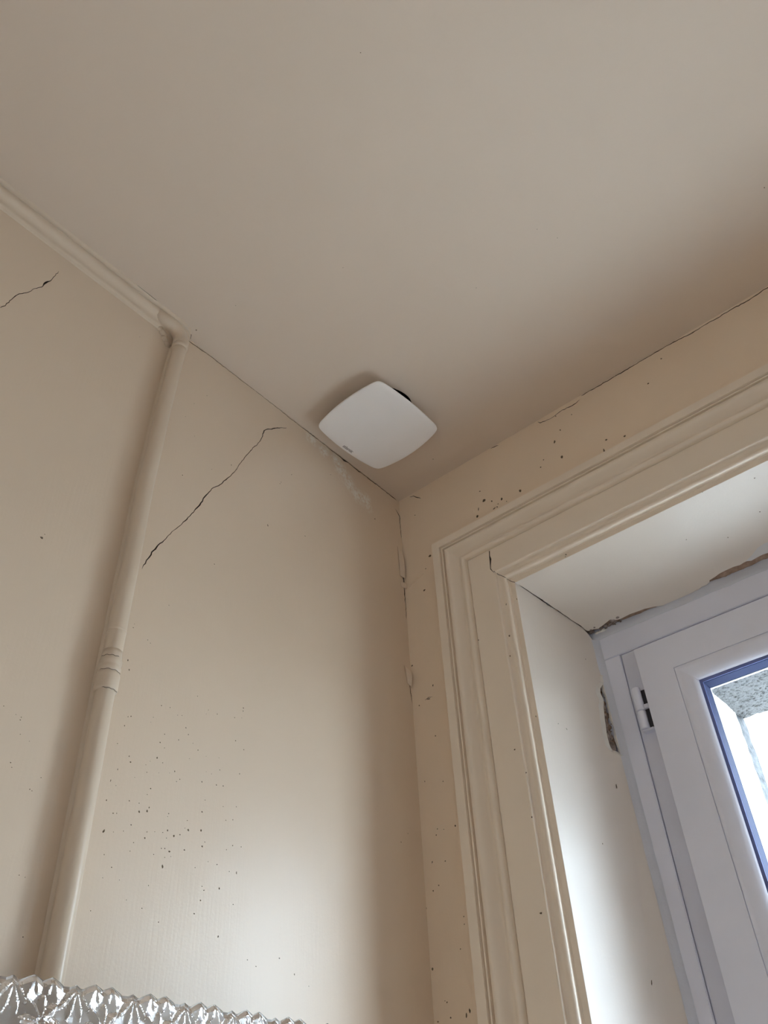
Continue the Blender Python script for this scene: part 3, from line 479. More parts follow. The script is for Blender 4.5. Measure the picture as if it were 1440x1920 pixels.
# ---------------------------------------------------------------- window reveal: soffit and left jamb with broken plaster edge
def soffz(y): return JZ0 + (y - JY0) * (FZ0 - JZ0) / (FY - JY0)
def jambx(y, z): return JX0 + (y - JY0) / (FY - JY0) * (FX0 - JX0 + 0.0146 * max(0.0, FZ0 - z))
def map_soff(u, v, d): return (u, v, soffz(v) + d)
def map_jamb(u, v, d): return (jambx(u, v) - d, u, v)
edge = [(max(x, jambx(y, FZ0) + 0.001), y) for x, y in SOFFIT_EDGE]; EY0 = edge[0][1] - 0.001
outer = [(JX0, JY0), (JX1, JY0), (FX1 + 0.003, FY - 0.018)]
x = FX1 - 0.02
while x > edge[-1][0] + 0.02:
    outer.append((x, FY - 0.018 + 0.012 * noise.noise(Vector((x * 14, 0, 0))) + random.uniform(-0.002, 0.002))); x -= 0.013
outer += edge[::-1] + [(jambx(EY0, FZ0), EY0)]
cr = [(u, max(v, 0.01), wd) for u, v, wd in SOFFIT_CRACK]
cr = [(max(u, jambx(v, JZ0) + 0.0016), v, wd) for u, v, wd in cr]
trim2 = tag(empty('trim_2', (0.9, 0.14, JZ0)), kind='structure')
o = surface('soffit_paint', outer, [(slit(roughen(cr, 0.01, 0.0005)), 0.005, 1, 1)], map_soff, [M['reveal'], M['crack']], None); under(o, trim2)
# broken edge thickness of the soffit paint
bm = bmesh.new(); ol = outer[2:]
ov = [(bm.verts.new(map_soff(x, y, 0)), bm.verts.new(map_soff(x, y, 0.0035))) for x, y in ol]
for a, b in zip(ov[:-1], ov[1:]): bm.faces.new((a[0], b[0], b[1], a[1]))
under(link('broken_edge', bm, M['chip']), trim2)
# bare plaster above and behind it
bm = bmesh.new(); nx, ny = 220, 10; gv = []
for i in range(nx + 1):
    row = []
    for j in range(ny + 1):
        x = FX0 - 0.02 + (FX1 - FX0 + 0.02) * i / nx; y = FY - 0.060 + 0.075 * j / ny
        z = soffz(y) + 0.0045 + 0.0030 * noise.fractal(Vector((x * 60, y * 60, 0)), 1.0, 2.0, 3)
        if x < FX0 + 0.05: z += 0.008 * (FX0 + 0.05 - x) / 0.07
        row.append(bm.verts.new((x, y, z)))
    gv.append(row)
for i in range(nx):
    for j in range(ny): bm.faces.new((gv[i][j], gv[i + 1][j], gv[i + 1][j + 1], gv[i][j + 1]))
under(link('bare_plaster', bm, M['mortar'], None, True), trim2)
# loose grit in the corner
bm = bmesh.new(); bm2 = bmesh.new()
for k in range(46):
    x = random.uniform(FX0 - 0.006, FX0 + 0.07); y = random.uniform(FY - 0.025, FY + 0.004)
    rock(bm, (x, y, soffz(y) + random.uniform(0.0005, 0.004)), random.uniform(0.0012, 0.0038), (1.2, 1, 0.7), k)
for (x, y), r in zip(CHIPS, (0.0055, 0.0045, 0.0035, 0.003)): rock(bm2, (x, y, soffz(y) + 0.001), r, (1.3, 0.9, 0.7), int(r * 1e4))
under(tag(link('grit', bm, M['rubble']), kind='stuff'), trim2); under(link('plaster_chip', bm2, M['chip']), trim2)
# white filler smear
bm = bmesh.new(); bm.faces.new([bm.verts.new(map_soff(x, y, -0.0006)) for x, y in FILLER]); under(link('filler_patch', bm, M['filler']), trim2)
o = specks('paint_specks', SOFFIT_SPECKS, map_soff, (1, 0, 0), (0, 1, 0), (0, 0, -1), None); under(o, trim2)

trim3 = tag(empty('trim_3', (JX0, 0.14, 1.7)), kind='structure')
def jag(poly, step=0.0035, amp=0.0007):
    out = []
    for a, b in zip(poly, poly[1:] + poly[:1]):
        k = max(1, int(math.hypot(b[0] - a[0], b[1] - a[1]) / step))
        for i in range(k):
            t = i / k; q = amp if i else 0
            out.append((a[0] + (b[0] - a[0]) * t + random.uniform(-q, q), a[1] + (b[1] - a[1]) * t + random.uniform(-q, q)))
    return out
jh = jag(JAMB_HOLE)
HY0 = min(p[0] for p in JAMB_HOLE); HY1 = max(p[0] for p in JAMB_HOLE); HZ0 = min(p[1] for p in JAMB_HOLE); HZ1 = max(p[1] for p in JAMB_HOLE)
jouter = [(JY0, 0.90), (FY + 0.004, 0.90), (FY + 0.004, FZ0 - 0.020), (FY - 0.008, FZ0 - 0.010), (FY - 0.014, FZ0 - 0.0025), (EY0, soffz(EY0)), (JY0, JZ0)]
vcuts = [(JY0, 0.90 + 0.1 * k) for k in range(1, 15)]
o = surface('jamb_paint', jouter, [(jh, None, 0, 0)], map_jamb, [M['reveal']]); under(o, trim3)
bm = bmesh.new(); k = len(jh)
ov = [(bm.verts.new(map_jamb(a, b, 0)), bm.verts.new(map_jamb(a, b, 0.0035))) for a, b in jh]
for i in range(k): a, b = ov[i], ov[(i + 1) % k]; bm.faces.new((a[0], b[0], b[1], a[1]))
under(link('broken_edge', bm, M['chip']), trim3)
# pale lifted lip of paint round the hole
bm = bmesh.new(); lip = JAMB_HOLE[:24]; lv = []
for i, (a, b) in enumerate(lip):
    wdt = 0.0075 * math.sin(math.pi * min(1, (i + 0.5) / 23)) + 0.001 + 0.0015 * random.random()
    lv.append((bm.verts.new(map_jamb(a, b, -0.0030)), bm.verts.new(map_jamb(a - wdt, b + random.uniform(-.001, .001), -0.0001)), bm.verts.new(map_jamb(a + 0.0003, b, 0.002))))
for a, b in zip(lv[:-1], lv[1:]): bm.faces.new((a[0], b[0], b[1], a[1])); bm.faces.new((a[2], b[2], b[0], a[0]))
under(link('lifted_paint', bm, M['chip']), trim3)
# rubble masonry inside the hole
bm = bmesh.new(); gv = []
ny, nz = 24, 80
for i in range(ny + 1):
    row = []
    for j in range(nz + 1):
        y = FY - 0.065 + 0.075 * i / ny; z = HZ0 - 0.015 + (HZ1 - HZ0 + 0.03) * j / nz
        d = 0.011 + 0.007 * noise.fractal(Vector((y * 70, z * 70, 3)), 1.0, 2.0, 4)
        row.append(bm.verts.new(map_jamb(y, z, d)))
    gv.append(row)
for i in range(ny):
    for j in range(nz): bm.faces.new((gv[i][j], gv[i + 1][j], gv[i + 1][j + 1], gv[i][j + 1]))
under(link('bare_plaster', bm, M['mortar']), trim3)
for k, (y, z, r, sq) in enumerate(((0.252, 2.270, 0.012, (0.7, 0.9, 1.2)), (0.250, 2.250, 0.011, (0.7, 1.1, 1.0)), (0.262, 2.300, 0.010, (0.7, 0.9, 1.3)), (0.256, 2.322, 0.009, (0.6, 1, 1.2)),
                       (0.246, 2.228, 0.012, (0.7, 0.8, 1.3)), (0.262, 2.236, 0.009, (0.7, 1, 1)), (0.255, 2.206, 0.010, (0.7, 1.1, 1.0)), (0.264, 2.210, 0.010, (0.8, 0.7, 1.4)), (0.272, 2.372, 0.006, (0.7, 1, 1.3)))):
    bm = bmesh.new(); y = HY0 + (y - 0.228) / 0.056 * (HY1 - HY0); z = HZ0 + (z - 2.1919) / 0.1947 * (HZ1 - HZ0); p = map_jamb(y, z, 0.011); rock(bm, p, r, sq, 20 + k, 0.7); under(link('rubble_stone', bm, M['rubble']), trim3)
bm = bmesh.new()
for k in range(60):
    y = random.uniform(HY0, HY1); z = random.uniform(HZ0, HZ1)
    rock(bm, map_jamb(y, z, random.uniform(0.005, 0.011)), random.uniform(0.001, 0.003), (1, 1, 1), k)
under(tag(link('grit', bm, M['rubble']), kind='stuff'), trim3)
o = specks('paint_specks', JAMB_SPECKS, map_jamb, (0.07, 1, 0), (0, 0, 1), (1, -0.07, 0), None); under(o, trim3)
# right jamb and sill of the recess
o = quad('jamb_paint', [(JX1, JY0, 0.9), (JX1, JY0, JZ0), (FX1, FY, FZ0), (FX1, FY, 0.9)], M['reveal'], None); under(o, trim3)
o = quad('sill_board', [(JX0 - 0.1, -0.04, SILL), (JX1 + 0.1, -0.04, SILL), (JX1 + 0.1, FY, SILL), (JX0 - 0.1, FY, SILL)], M['trim'], None); under(o, trim3)

# ---------------------------------------------------------------- window
win = tag(empty('window_1', (0.909, FY, 1.7)), kind='structure')
def W(o): return under(o, win)
FD = FY + 0.065
jl = 0.3612                                  # joint line of the fixed frame
hz = H - 0.4872
gap = 0.0013
# fixed frame: head, side and foot rails butt together
def rail(name, x0, x1, z0, z1, y0=FY, y1=FD, mat=None, bev=0.0012, parent=None):
    bm = bmesh.new(); box(bm, x0, x1, y0, y1, z0, z1)
    bmesh.ops.bevel(bm, geom=bm.edges[:], offset=bev, segments=2, affect='EDGES')
    return link(name, bm, mat or M['pvc'], parent)
MIR = FX0 + FX1
W(rail('head_rail', FX0 - 0.01, FX1 + 0.01, hz, FZ0 + 0.012))
W(rail('side_rail', FX0 - 0.012, jl, FZB, hz - 0.0006))
W(rail('side_rail', MIR - jl, FX1 + 0.012, FZB, hz - 0.0006))
W(rail('foot_rail', jl, MIR - jl, FZB - 0.02, FZB + 0.065))
# rebated inner part of the frame, a finger's width behind the joint line
rb = [(0.0, 0.288), (0.0, FD - 0.002)]
prof = [(0.0, FY + 0.012), (0.0, FY + 0.0035), (0.003, FY + 0.0015), (0.058, FY + 0.0015), (0.060, FY + 0.004), (0.060, FD)]
s = mitre_rect(prof, jl + gap, MIR - jl - gap, FZB + 0.066, hz - gap)
for k in ('left', 'top', 'right', 'bottom'): W(from_quads('rebate', s[k], M['pvc_grey']))
prof = [(-0.004, FY + 0.012), (0.004, FY + 0.012)]
s = mitre_rect(prof, jl, MIR - jl, FZB + 0.066, hz)
W(from_quads('joint_shadow_gap', sum(s.values(), []), M['dark']))
# sealant between plaster and frame
bm = bmesh.new(); va = []
for (x, y) in SEAL_EDGE + [(0.75 + 0.03 * k, FY - 0.008 + 0.004 * noise.noise(Vector((k * 0.7, 3, 0)))) for k in range(26)]:
    j = 0.0006 * noise.noise(Vector((x * 60, 0, 0)))
    va.append((bm.verts.new((x, min(y, FY - 0.001), soffz(y) + 0.004)), bm.verts.new((x, min(y, FY - 0.001), soffz(y) - 0.0012)), bm.verts.new((x, FY - 0.0022 + j, FZ0 - 0.0100)), bm.verts.new((x, FY - 0.0004, FZ0 - 0.0160 + 3 * j)), bm.verts.new((x, FY + 0.002, FZ0 - 0.0165 + 3 * j))))
for a, b in zip(va[:-1], va[1:]):
    for q in range(4): bm.faces.new((a[q], b[q], b[q + 1], a[q + 1]))
W(link('sealant', bm, M['sealant'], None, True))
bm = bmesh.new(); va = []
for k in range(90):
    z = FZ0 - 0.014 - 1.5 * k / 89; jx = jambx(FY, z); j = 0.0007 * noise.noise(Vector((0, 0, z * 30)))
    inhole = HZ0 < z < HZ1
    y0 = FY - 0.0055 if not inhole else FY - 0.0035
    va.append((bm.verts.new((jambx(y0, z) - 0.001 + j, y0 - 0.0035, z)), bm.verts.new((jx + 0.0035 + j, FY - 0.0035, z)), bm.verts.new((jx + 0.0105 + j, FY - 0.0006, z)), bm.verts.new((jx + 0.0110 + j, FY + 0.002, z))))
for a, b in zip(va[:-1], va[1:]):
    for q in range(3): bm.faces.new((a[q], a[q + 1], b[q + 1], b[q]))
W(link('sealant', bm, M['sealant'], None, True))

def sash(x0, x1, z0, z1, hinged_left):
    SY = FY - 0.02; root = W(link('sash', bmesh.new(), M['pvc']))
    bw = 0.0655                              # face of the sash up to the glazing bead
    prof = [(0.002, SY + 0.028), (0.0, SY + 0.024), (0.0, SY + 0.002), (0.0006, SY + 0.0006), (0.002, SY), (bw - 0.0006, SY), (bw, SY + 0.0006), (bw, SY + 0.006)]
    s = mitre_rect(prof, x0, x1, z0, z1)
    bm = bmesh.new()
    for side in s.values():
        for q in side: bm.faces.new([bm.verts.new(p) for p in q])
    # outdoor half of the sash
    s2 = mitre_rect([(0.1042, SY + 0.0490), (0.1042, SY + 0.054), (0.1020, SY + 0.056), (0.030, SY + 0.056)], x0, x1, z0, z1)
    for side in s2.values():
        for q in side: bm.faces.new([bm.verts.new(p) for p in q])
    bmesh.ops.remove_doubles(bm, verts=bm.verts, dist=1e-6)
    bm.to_mesh(root.data); bm.free(); root.data.shade_smooth(); root.data.set_sharp_from_angle(angle=R(30))
    # glazing bead, four mitred lengths with a softly rounded slope
    bp = [(bw + 0.0008, SY + 0.005), (bw + 0.0008, SY + 0.0008), (bw + 0.0020, SY), (bw + 0.0093, SY + 0.0006), (bw + 0.0167, SY + 0.0022), (bw + 0.0242, SY + 0.0052), (bw + 0.0302, SY + 0.0098), (bw + 0.0330, SY + 0.0135), (bw + 0.0333, SY + 0.018)]
    s = mitre_rect(bp, x0, x1, z0, z1)
    for k in ('left', 'top', 'right', 'bottom'):
        bd = from_quads('glazing_bead', s[k], M['pvc']); bd.data.shade_smooth(); bd.data.set_sharp_from_angle(angle=R(50)); bd.parent = root
    gp = [(bw + 0.0321, SY + 0.0150), (bw + 0.0349, SY + 0.0152), (bw + 0.0381, SY + 0.0165), (bw + 0.0386, SY + 0.0185)]
    s = mitre_rect(gp, x0, x1, z0, z1)
    gk = from_quads('gasket', sum(s.values(), []), M['gasket']); gk.parent = root
    sp = [(bw + 0.0330, SY + 0.0215), (bw + 0.0380, SY + 0.0215), (bw + 0.0385, SY + 0.0470), (bw + 0.0330, SY + 0.0475)]
    s = mitre_rect(sp, x0, x1, z0, z1)
    so = from_quads('spacer', sum(s.values(), []), M['spacer']); so.parent = root
    for y in (SY + 0.0190, SY + 0.0485):
        i = bw + 0.0337
        bm = bmesh.new(); bm.faces.new([bm.verts.new(p) for p in ((x0 + i, y, z0 + i), (x0 + i, y, z1 - i), (x1 - i, y, z1 - i), (x1 - i, y, z0 + i))])
        pn = link('pane', bm, M['pane']); pn.parent = root
    return root
sash(0.3980, 0.9220, FZB + 0.03, H - 0.5010, True)
sash(0.9250, MIR - 0.3980, FZB + 0.03, H - 0.5010, False)
W(rail('meeting_strip', 0.9080, 0.9390, FZB + 0.032, H - 0.503, FY - 0.0255, FY - 0.0195))
# hinge: two barrels, a knuckle plate into the sash, a foot
hx, hy = HINGE[1][0], FY - 0.0085
hz0, hz1, hz2 = H + HINGE[2][2] + 0.001, H + HINGE[1][2], H + HINGE[0][2]
hinge = W(link('hinge', bmesh.new(), M['pvc_grey']))
def barrel(name, z0, z1, r):
    bm = bmesh.new(); c = 0.002
    path = [(hx, hy, z0), (hx, hy, z0 + c * 0.4), (hx, hy, z0 + c), (hx, hy, z1 - c), (hx, hy, z1 - c * 0.4), (hx, hy, z1)]
    tube(bm, path, [r * 0.72, r * 0.92, r, r, r * 0.92, r * 0.72], 24); o = link(name, bm, M['pvc'], hinge)
    o.data.shade_smooth(); o.data.set_sharp_from_angle(angle=R(40)); return o
barrel('barrel', hz1 + 0.0005, hz2, 0.0082)
barrel('barrel', hz0, hz1 - 0.0005, 0.0082)
bm = bmesh.new()
box(bm, hx - 0.0135, hx + 0.004, FY - 0.004, FY + 0.004, hz1, hz2)
box(bm, hx - 0.002, hx + 0.0175, hy - 0.002, hy + 0.004, hz1 + 0.002, hz1 + 0.011)
box(bm, hx - 0.006, hx + 0.017, hy - 0.004, FY + 0.002, hz0 - 0.0055, hz0 - 0.001)
bmesh.ops.bevel(bm, geom=bm.edges[:], offset=0.001, segments=2, affect='EDGES')
bm.to_mesh(hinge.data); bm.free()
bm = bmesh.new(); box(bm, hx + 0.0050, 0.3990, FY - 0.0012, FY + 0.003, hz0 - 0.001, hz2 - 0.004); o = link('slot_shade', bm, M['slot_shade'], hinge)  # dark strip painting in the shade between hinge barrel and sash

# ---------------------------------------------------------------- outside: wall thickness, lintel, jamb, ground
out = tag(empty('wall_outside', (0.9, 0.42, 1.7)), kind='structure')
LX, LZ = 0.4735, H - 0.5605
def rough_sheet(name, p00, p10, p11, p01, nu, nv, amp, sc, mat, n):
    bm = bmesh.new(); a, b, c, d = map(Vector, (p00, p10, p11, p01)); n = Vector(n); gv = []
    for i in range(nu + 1):
        row = []
        for j in range(nv + 1):
            p = a.lerp(b, i / nu).lerp(d.lerp(c, i / nu), j / nv)
            row.append(bm.verts.new(p + n * amp * noise.fractal(p * sc, 0.8, 2.0, 4)))
        gv.append(row)
    for i in range(nu):
        for j in range(nv): bm.faces.new((gv[i][j], gv[i + 1][j], gv[i + 1][j + 1], gv[i][j + 1]))
    return under(link(name, bm, mat, None, True), out)
rough_sheet('lintel_soffit', (LX - 0.02, FY + 0.06, LZ), (MIR - LX + 0.02, FY + 0.06, LZ), (MIR - LX + 0.02, 0.502, LZ), (LX - 0.02, 0.502, LZ), 240, 50, 0.0022, 95, M['stone'], (0, 0, 1))
rough_sheet('jamb_render', (LX, FY + 0.06, 0.9), (LX, 0.462, 0.9), (LX, 0.462, LZ + 0.01), (LX, FY + 0.06, LZ + 0.01), 20, 120, 0.0018, 40, M['ext_plaster'], (1, 0, 0))
rough_sheet('jamb_render', (MIR - LX, FY + 0.06, 0.9), (MIR - LX, 0.462, 0.9), (MIR - LX, 0.462, LZ + 0.01), (MIR - LX, FY + 0.06, LZ + 0.01), 10, 60, 0.0018, 40, M['ext_plaster'], (-1, 0, 0))
rough_sheet('jamb_edge_stone', (LX - 0.004, 0.462, 0.9), (LX + 0.0025, 0.502, 0.9), (LX + 0.0025, 0.502, LZ + 0.01), (LX - 0.004, 0.462, LZ + 0.01), 8, 120, 0.0016, 50, M['ext_edge'], (1, 0, 0))
rough_sheet('jamb_edge_stone', (MIR - LX + 0.004, 0.462, 0.9), (MIR - LX - 0.0025, 0.502, 0.9), (MIR - LX - 0.0025, 0.502, LZ + 0.01), (MIR - LX + 0.004, 0.462, LZ + 0.01), 8, 60, 0.0016, 50, M['ext_edge'], (-1, 0, 0))
bm = bmesh.new()
box(bm, -1.5, 0.235, 0.012, 0.29, -3.0, 4.2); box(bm, JX1 + 0.03, 4.0, 0.012, 0.29, -3.0, 4.2); box(bm, 0.235, JX1 + 0.03, 0.012, 0.29, JZ0 + 0.035, 4.2); box(bm, 0.235, JX1 + 0.03, 0.012, 0.29, -3.0, 0.88)
box(bm, -1.5, LX - 0.004, FY + 0.06, 0.50, -3.0, 4.2); box(bm, MIR - LX + 0.004, 4.0, FY + 0.06, 0.50, -3.0, 4.2)
box(bm, LX - 0.004, MIR - LX + 0.004, FY + 0.06, 0.50, LZ + 0.006, 4.2); box(bm, LX - 0.004, MIR - LX + 0.004, FY + 0.06, 0.54, -3.0, 0.92)
under(link('facade', bm, M['ext_plaster']), out)
quad('ground', [(-60, 0.3, -3.0), (60, 0.3, -3.0), (60, 90, -3.0), (-60, 90, -3.0)], M['ground'])

# ---------------------------------------------------------------- painted pipe in the corner
PIPE_LABEL = 'cream painted pipe running down the left wall and along the ceiling edge'
pipe = tag(empty('painted_pipe', (0.0, -0.68, 1.4)), PIPE_LABEL, 'pipe')
def PP(o): return under(o, pipe)
pr = 0.0128
ctrl = [(0.0, -0.676), (0.28, -0.678), (0.62, -0.6805), (1.66, -0.6735), (1.77, -0.6765), (1.86, -0.679), (2.0, -0.682), (2.18, -0.6855), (2.43, -0.687), (2.60, -0.683), (2.77, -0.6745), (2.80, -0.6735)]
ctrl = [(0.0, -0.672), (0.9, -0.674), (1.66, -0.6755), (1.86, -0.679), (2.10, -0.6835), (2.43, -0.6855), (2.62, -0.6815), (2.775, -0.6745), (2.806, -0.6735)]
def yc(z):
    for (z0, y0), (z1, y1) in zip(ctrl[:-1], ctrl[1:]):
        if z <= z1: t = (z - z0) / (z1 - z0); return y0 + (y1 - y0) * t
    return ctrl[-1][1]
path = [(0.0155, yc(z) + 0.0006 * noise.noise(Vector((0, 0, z * 9))), z) for z in [0.0 + 2.79 * k / 110 for k in range(111)]]
rad = [pr * (1 + 0.015 * noise.noise(Vector((5, 0, p[2] * 14)))) for p in path]
bm = bmesh.new(); tube(bm, path, rad, 28); PP(link('riser', bm, M['pipe'], None, True))
# paint filling the narrow gap between riser and wall
bm = bmesh.new(); va = []
for p in path[::2]:
    y, z = p[1], p[2]; j = 0.0004 * noise.noise(Vector((0, 3, z * 25)))
    va.append([bm.verts.new(q) for q in ((0.0002, y + 0.0118 + j, z), (0.005, y + 0.0080, z), (0.009, y + 0.0085, z), (0.009, y - 0.0085, z), (0.005, y - 0.0080, z), (0.0002, y - 0.0118 - j, z))])
for a, b in zip(va[:-1], va[1:]):
    for q in range(5): bm.faces.new((a[q], b[q], b[q + 1], a[q + 1]))
PP(link('paint_fillet', bm, M['pipe'], None, True))
# coupling sleeve with its ridges
zc = H - 0.7635
def collar(name, prof_, x=0.0155):
    bm = bmesh.new(); zs = [p[0] for p in prof_]
    tube(bm, [(x, yc(z), z) for z in zs], [p[1] for p in prof_], 28); o = link(name, bm, M['pipe'], None, True); PP(o); return o
cp = [(zc - 0.030, 0.0126), (zc - 0.0265, 0.0126), (zc - 0.0255, 0.0148), (zc - 0.0225, 0.0154), (zc - 0.004, 0.0154), (zc - 0.002, 0.0150), (zc - 0.0005, 0.0142), (zc + 0.001, 0.0140),
      (zc + 0.003, 0.0152), (zc + 0.005, 0.0155), (zc + 0.008, 0.0152), (zc + 0.010, 0.0142), (zc + 0.012, 0.0140), (zc + 0.014, 0.0150), (zc + 0.017, 0.0152), (zc + 0.020, 0.0146), (zc + 0.022, 0.0138), (zc + 0.026, 0.0134), (zc + 0.034, 0.0128)]
collar('coupling', cp)
for (dz, r_, a0, a1) in ((0.0008, 0.0147, -1.5, 0.9), (-0.0265, 0.0150, -0.9, 0.8), (0.0215, 0.0146, -1.7, 0.2)):
    pts = []; bm = bmesh.new()
    for k in range(14):
        a = a0 + (a1 - a0) * k / 13; z = zc + dz + 0.0006 * math.sin(k * 1.7); pts.append((0.0155 + r_ * math.cos(a), yc(z) + r_ * math.sin(a), z))
    tube(bm, pts, [0.0001] + [0.00030] * 12 + [0.0001], 5); PP(link('paint_crack', bm, M['crack']))
collar('paint_ring', [(H - 0.700, 0.0127), (H - 0.699, 0.0134), (H - 0.697, 0.0134), (H - 0.696, 0.0127)])
# ceiling run: plastered-in pipe along the wall and ceiling edge
sec = [(-0.001, -0.0375), (0.0008, -0.0368), (0.0022, -0.0345), (0.0030, -0.0320), (0.0042, -0.0305)]
for k in range(13):
    a = R(-112 + 158 * k / 12); sec.append((0.0105 + 0.0130 * math.cos(a), -0.0178 + 0.0130 * math.sin(a)))
sec += [(0.0182, -0.0072), (0.0186, -0.0052), (0.0200, -0.0050), (0.0222, -0.0046), (0.0244, -0.0026), (0.0252, 0.001)]
bm = bmesh.new(); rings = []
nseg = 150; y0r, y1r = RY + 0.01, -0.652
for i in range(nseg + 1):
    y = y0r + (y1r - y0r) * i / nseg
    if i > nseg - 40: y = y1r - 0.34 * ((nseg - i) / 40) ** 1.4
    e = max(0.0, (y - (y1r - 0.030)) / 0.030); sh = math.sqrt(max(0.0, 1 - e * e)) if e > 0 else 1.0
    sh = max(sh, 0.03); wob = 1 + 0.045 * noise.noise(Vector((0, y * 11, 0))); k2 = 0.0012 * noise.noise(Vector((4, y * 22, 0)))
    ring = []
    for (x, z) in sec:
        sc_ = wob if x > 0.003 else 1
        ring.append(bm.verts.new((x * (0.25 + 0.75 * sh) * sc_ if x > 0 else x, y, H + (z * (0.30 + 0.70 * sh) * (1 + k2 * 8) if z < 0 else z))))
    rings.append(ring)
for r0, r1 in zip(rings[:-1], rings[1:]):
    for k in range(len(sec) - 1): bm.faces.new((r0[k], r0[k + 1], r1[k + 1], r1[k]))
bm.faces.new(rings[-1])
PP(link('ceiling_run', bm, M['pipe'], None, True))
# elbow and the lumpy paint round it
bm = bmesh.new()
ep = []
for k in range(15):
    a = R(90 * k / 14); ep.append((0.0125 + 0.003 * k / 14, -0.7035 + 0.0285 * math.sin(a), H - 0.0460 + 0.0285 * math.cos(a) - 0.0005))
ep = [(0.0115, -0.735, H - 0.0178)] + ep + [(0.0155, -0.6750, H - 0.060)]
tube(bm, ep, [0.0125] + [0.0138] * 15 + [0.0136], 24); PP(link('elbow', bm, M['pipe'], None, True))
collar('paint_ring', [(H - 0.0720, 0.0128), (H - 0.0700, 0.0146), (H - 0.0665, 0.0150), (H - 0.0620, 0.0148), (H - 0.0590, 0.0138), (H - 0.0560, 0.0142), (H - 0.0520, 0.0150), (H - 0.0460, 0.0146), (H - 0.0420, 0.013)])
bm = bmesh.new()
for k, (y, z, r) in enumerate(((-0.705, -0.040, 0.011), (-0.700, -0.052, 0.010), (-0.712, -0.034, 0.009), (-0.693, -0.060, 0.009))): rock(bm, (0.000, y, H + z), r * 0.8, (0.7, 1, 1), 40 + k, 0.4)
PP(link('plaster_lump', bm, M['pipe'], None, True))
bm = bmesh.new()
cl = [(0.0245, -0.79, 0), (0.0240, -0.75, 0), (0.0232, -0.71, 0), (0.0215, -0.685, 0), (0.0175, -0.665, 0), (0.0110, -0.652, 0), (0.003, -0.6475, 0)]
tube(bm, [(x, y, H - 0.0006 - 0.0002 * (k % 2)) for k, (x, y, _) in enumerate(cl)], [0.0003, 0.0008, 0.0009, 0.0009, 0.0008, 0.0006, 0.0004], 5); PP(link('paint_crack', bm, M['crack']))

# ---------------------------------------------------------------- ceiling vent
vent = tag(empty('ceiling_vent', (VC[0], VC[1], H)), 'white square extract vent cover with rounded corners on the ceiling near the corner', 'vent')
def VV(o): return under(o, vent)
def cover_outline(hx_, hy_, bulges, n=200, corner=0.0075):
    """square with bowed sides and rounded corners"""
    pts = []
    hw = hx_; corners = [(hx_, hy_), (-hx_, hy_), (-hx_, -hy_), (hx_, -hy_)]
    for i in range(4):
        a = Vector(corners[i]); b = Vector(corners[(i + 1) % 4]); d = b - a; nrm = Vector((d.y, -d.x)).normalized()
        for k in range(n // 4):
            t = k / (n // 4); pts.append(a + d * t + nrm * bulges[i] * (1 - (2 * t - 1) ** 2))
    # round the corners by local averaging
    L_ = len(pts); seg = (2 * hw) / (n // 4); win_ = max(1, int(round(corner / seg)))
    for it in range(3):
        new = list(pts)
        for ci in range(4):
            c0 = ci * (n // 4)
            for o in range(-win_ * 2, win_ * 2 + 1):
                i = (c0 + o) % L_; s_ = Vector((0, 0))
                for q in range(-win_, win_ + 1): s_ += pts[(i + q) % L_]
                new[i] = s_ / (2 * win_ + 1)
        pts = new
    return pts
ang = R(VENT_ANGLE); ca, sa = math.cos(ang), math.sin(ang)
def vp_(x, y, z):
    return (VC[0] + x * ca - y * sa, VC[1] + x * sa + y * ca, H + z)
HW = 0.0925
prof_v = [(0.55, -0.0360), (0.90, -0.0356), (0.975, -0.0350), (0.992, -0.0343), (1.0, -0.0330), (0.998, -0.0318), (0.985, -0.0312), (0.6, -0.0312)]
ol_ = cover_outline(0.0905, 0.0945, (0.0145, 0.0095, 0.0105, 0.0060))
bm = bmesh.new(); rings = [[bm.verts.new(vp_(p.x * s_, p.y * s_, z)) for p in ol_] for s_, z in prof_v]
for r0, r1 in zip(rings[:-1], rings[1:]):
    for k in range(len(ol_)): bm.faces.new((r0[k], r0[(k + 1) % len(ol_)], r1[(k + 1) % len(ol_)], r1[k]))
bm.faces.new(rings[0][::-1]); bm.faces.new(rings[-1])
o = VV(link('cover_plate', bm, M['vent'], None, True, True)); o.data.shade_smooth(); o.data.set_sharp_from_angle(angle=R(35))
bm = bmesh.new()
tube(bm, [(VC[0], VC[1], H - 0.0315), (VC[0], VC[1], H - 0.008), (VC[0], VC[1], H - 0.003), (VC[0], VC[1], H + 0.05)], [0.045, 0.045, 0.050, 0.050], 40)
VV(link('neck', bm, M['vent'], None, True))
cu = bpy.data.curves.new('logo', 'FONT'); cu.body = 'atlantic'; cu.size = 0.0112; cu.extrude = 0.0001; cu.materials.append(M['ink']); cu.space_character = 0.92
tmp = bpy.data.objects.new('logo_curve', cu)
lm = bpy.data.meshes.new_from_object(tmp); bpy.data.objects.remove(tmp)
lg = bpy.data.objects.new('logo', lm); COL.objects.link(lg)
# read along the edge nearest the left wall, seen from below
tx = Vector((sa * 1.0, -ca, 0)) * -1.0
tx = Vector((-sa, ca, 0)); ty = Vector((ca, sa, 0)); tz = tx.cross(ty)
lg.matrix_world = Matrix.Translation(Vector((LOGO[0], LOGO[1], H - 0.0357))) @ Matrix((tx, ty, tz)).transposed().to_4x4()
mw = lg.matrix_world.copy(); lg.parent = vent; lg.matrix_parent_inverse = Matrix.Translation(-vent.location); lg.matrix_basis = mw

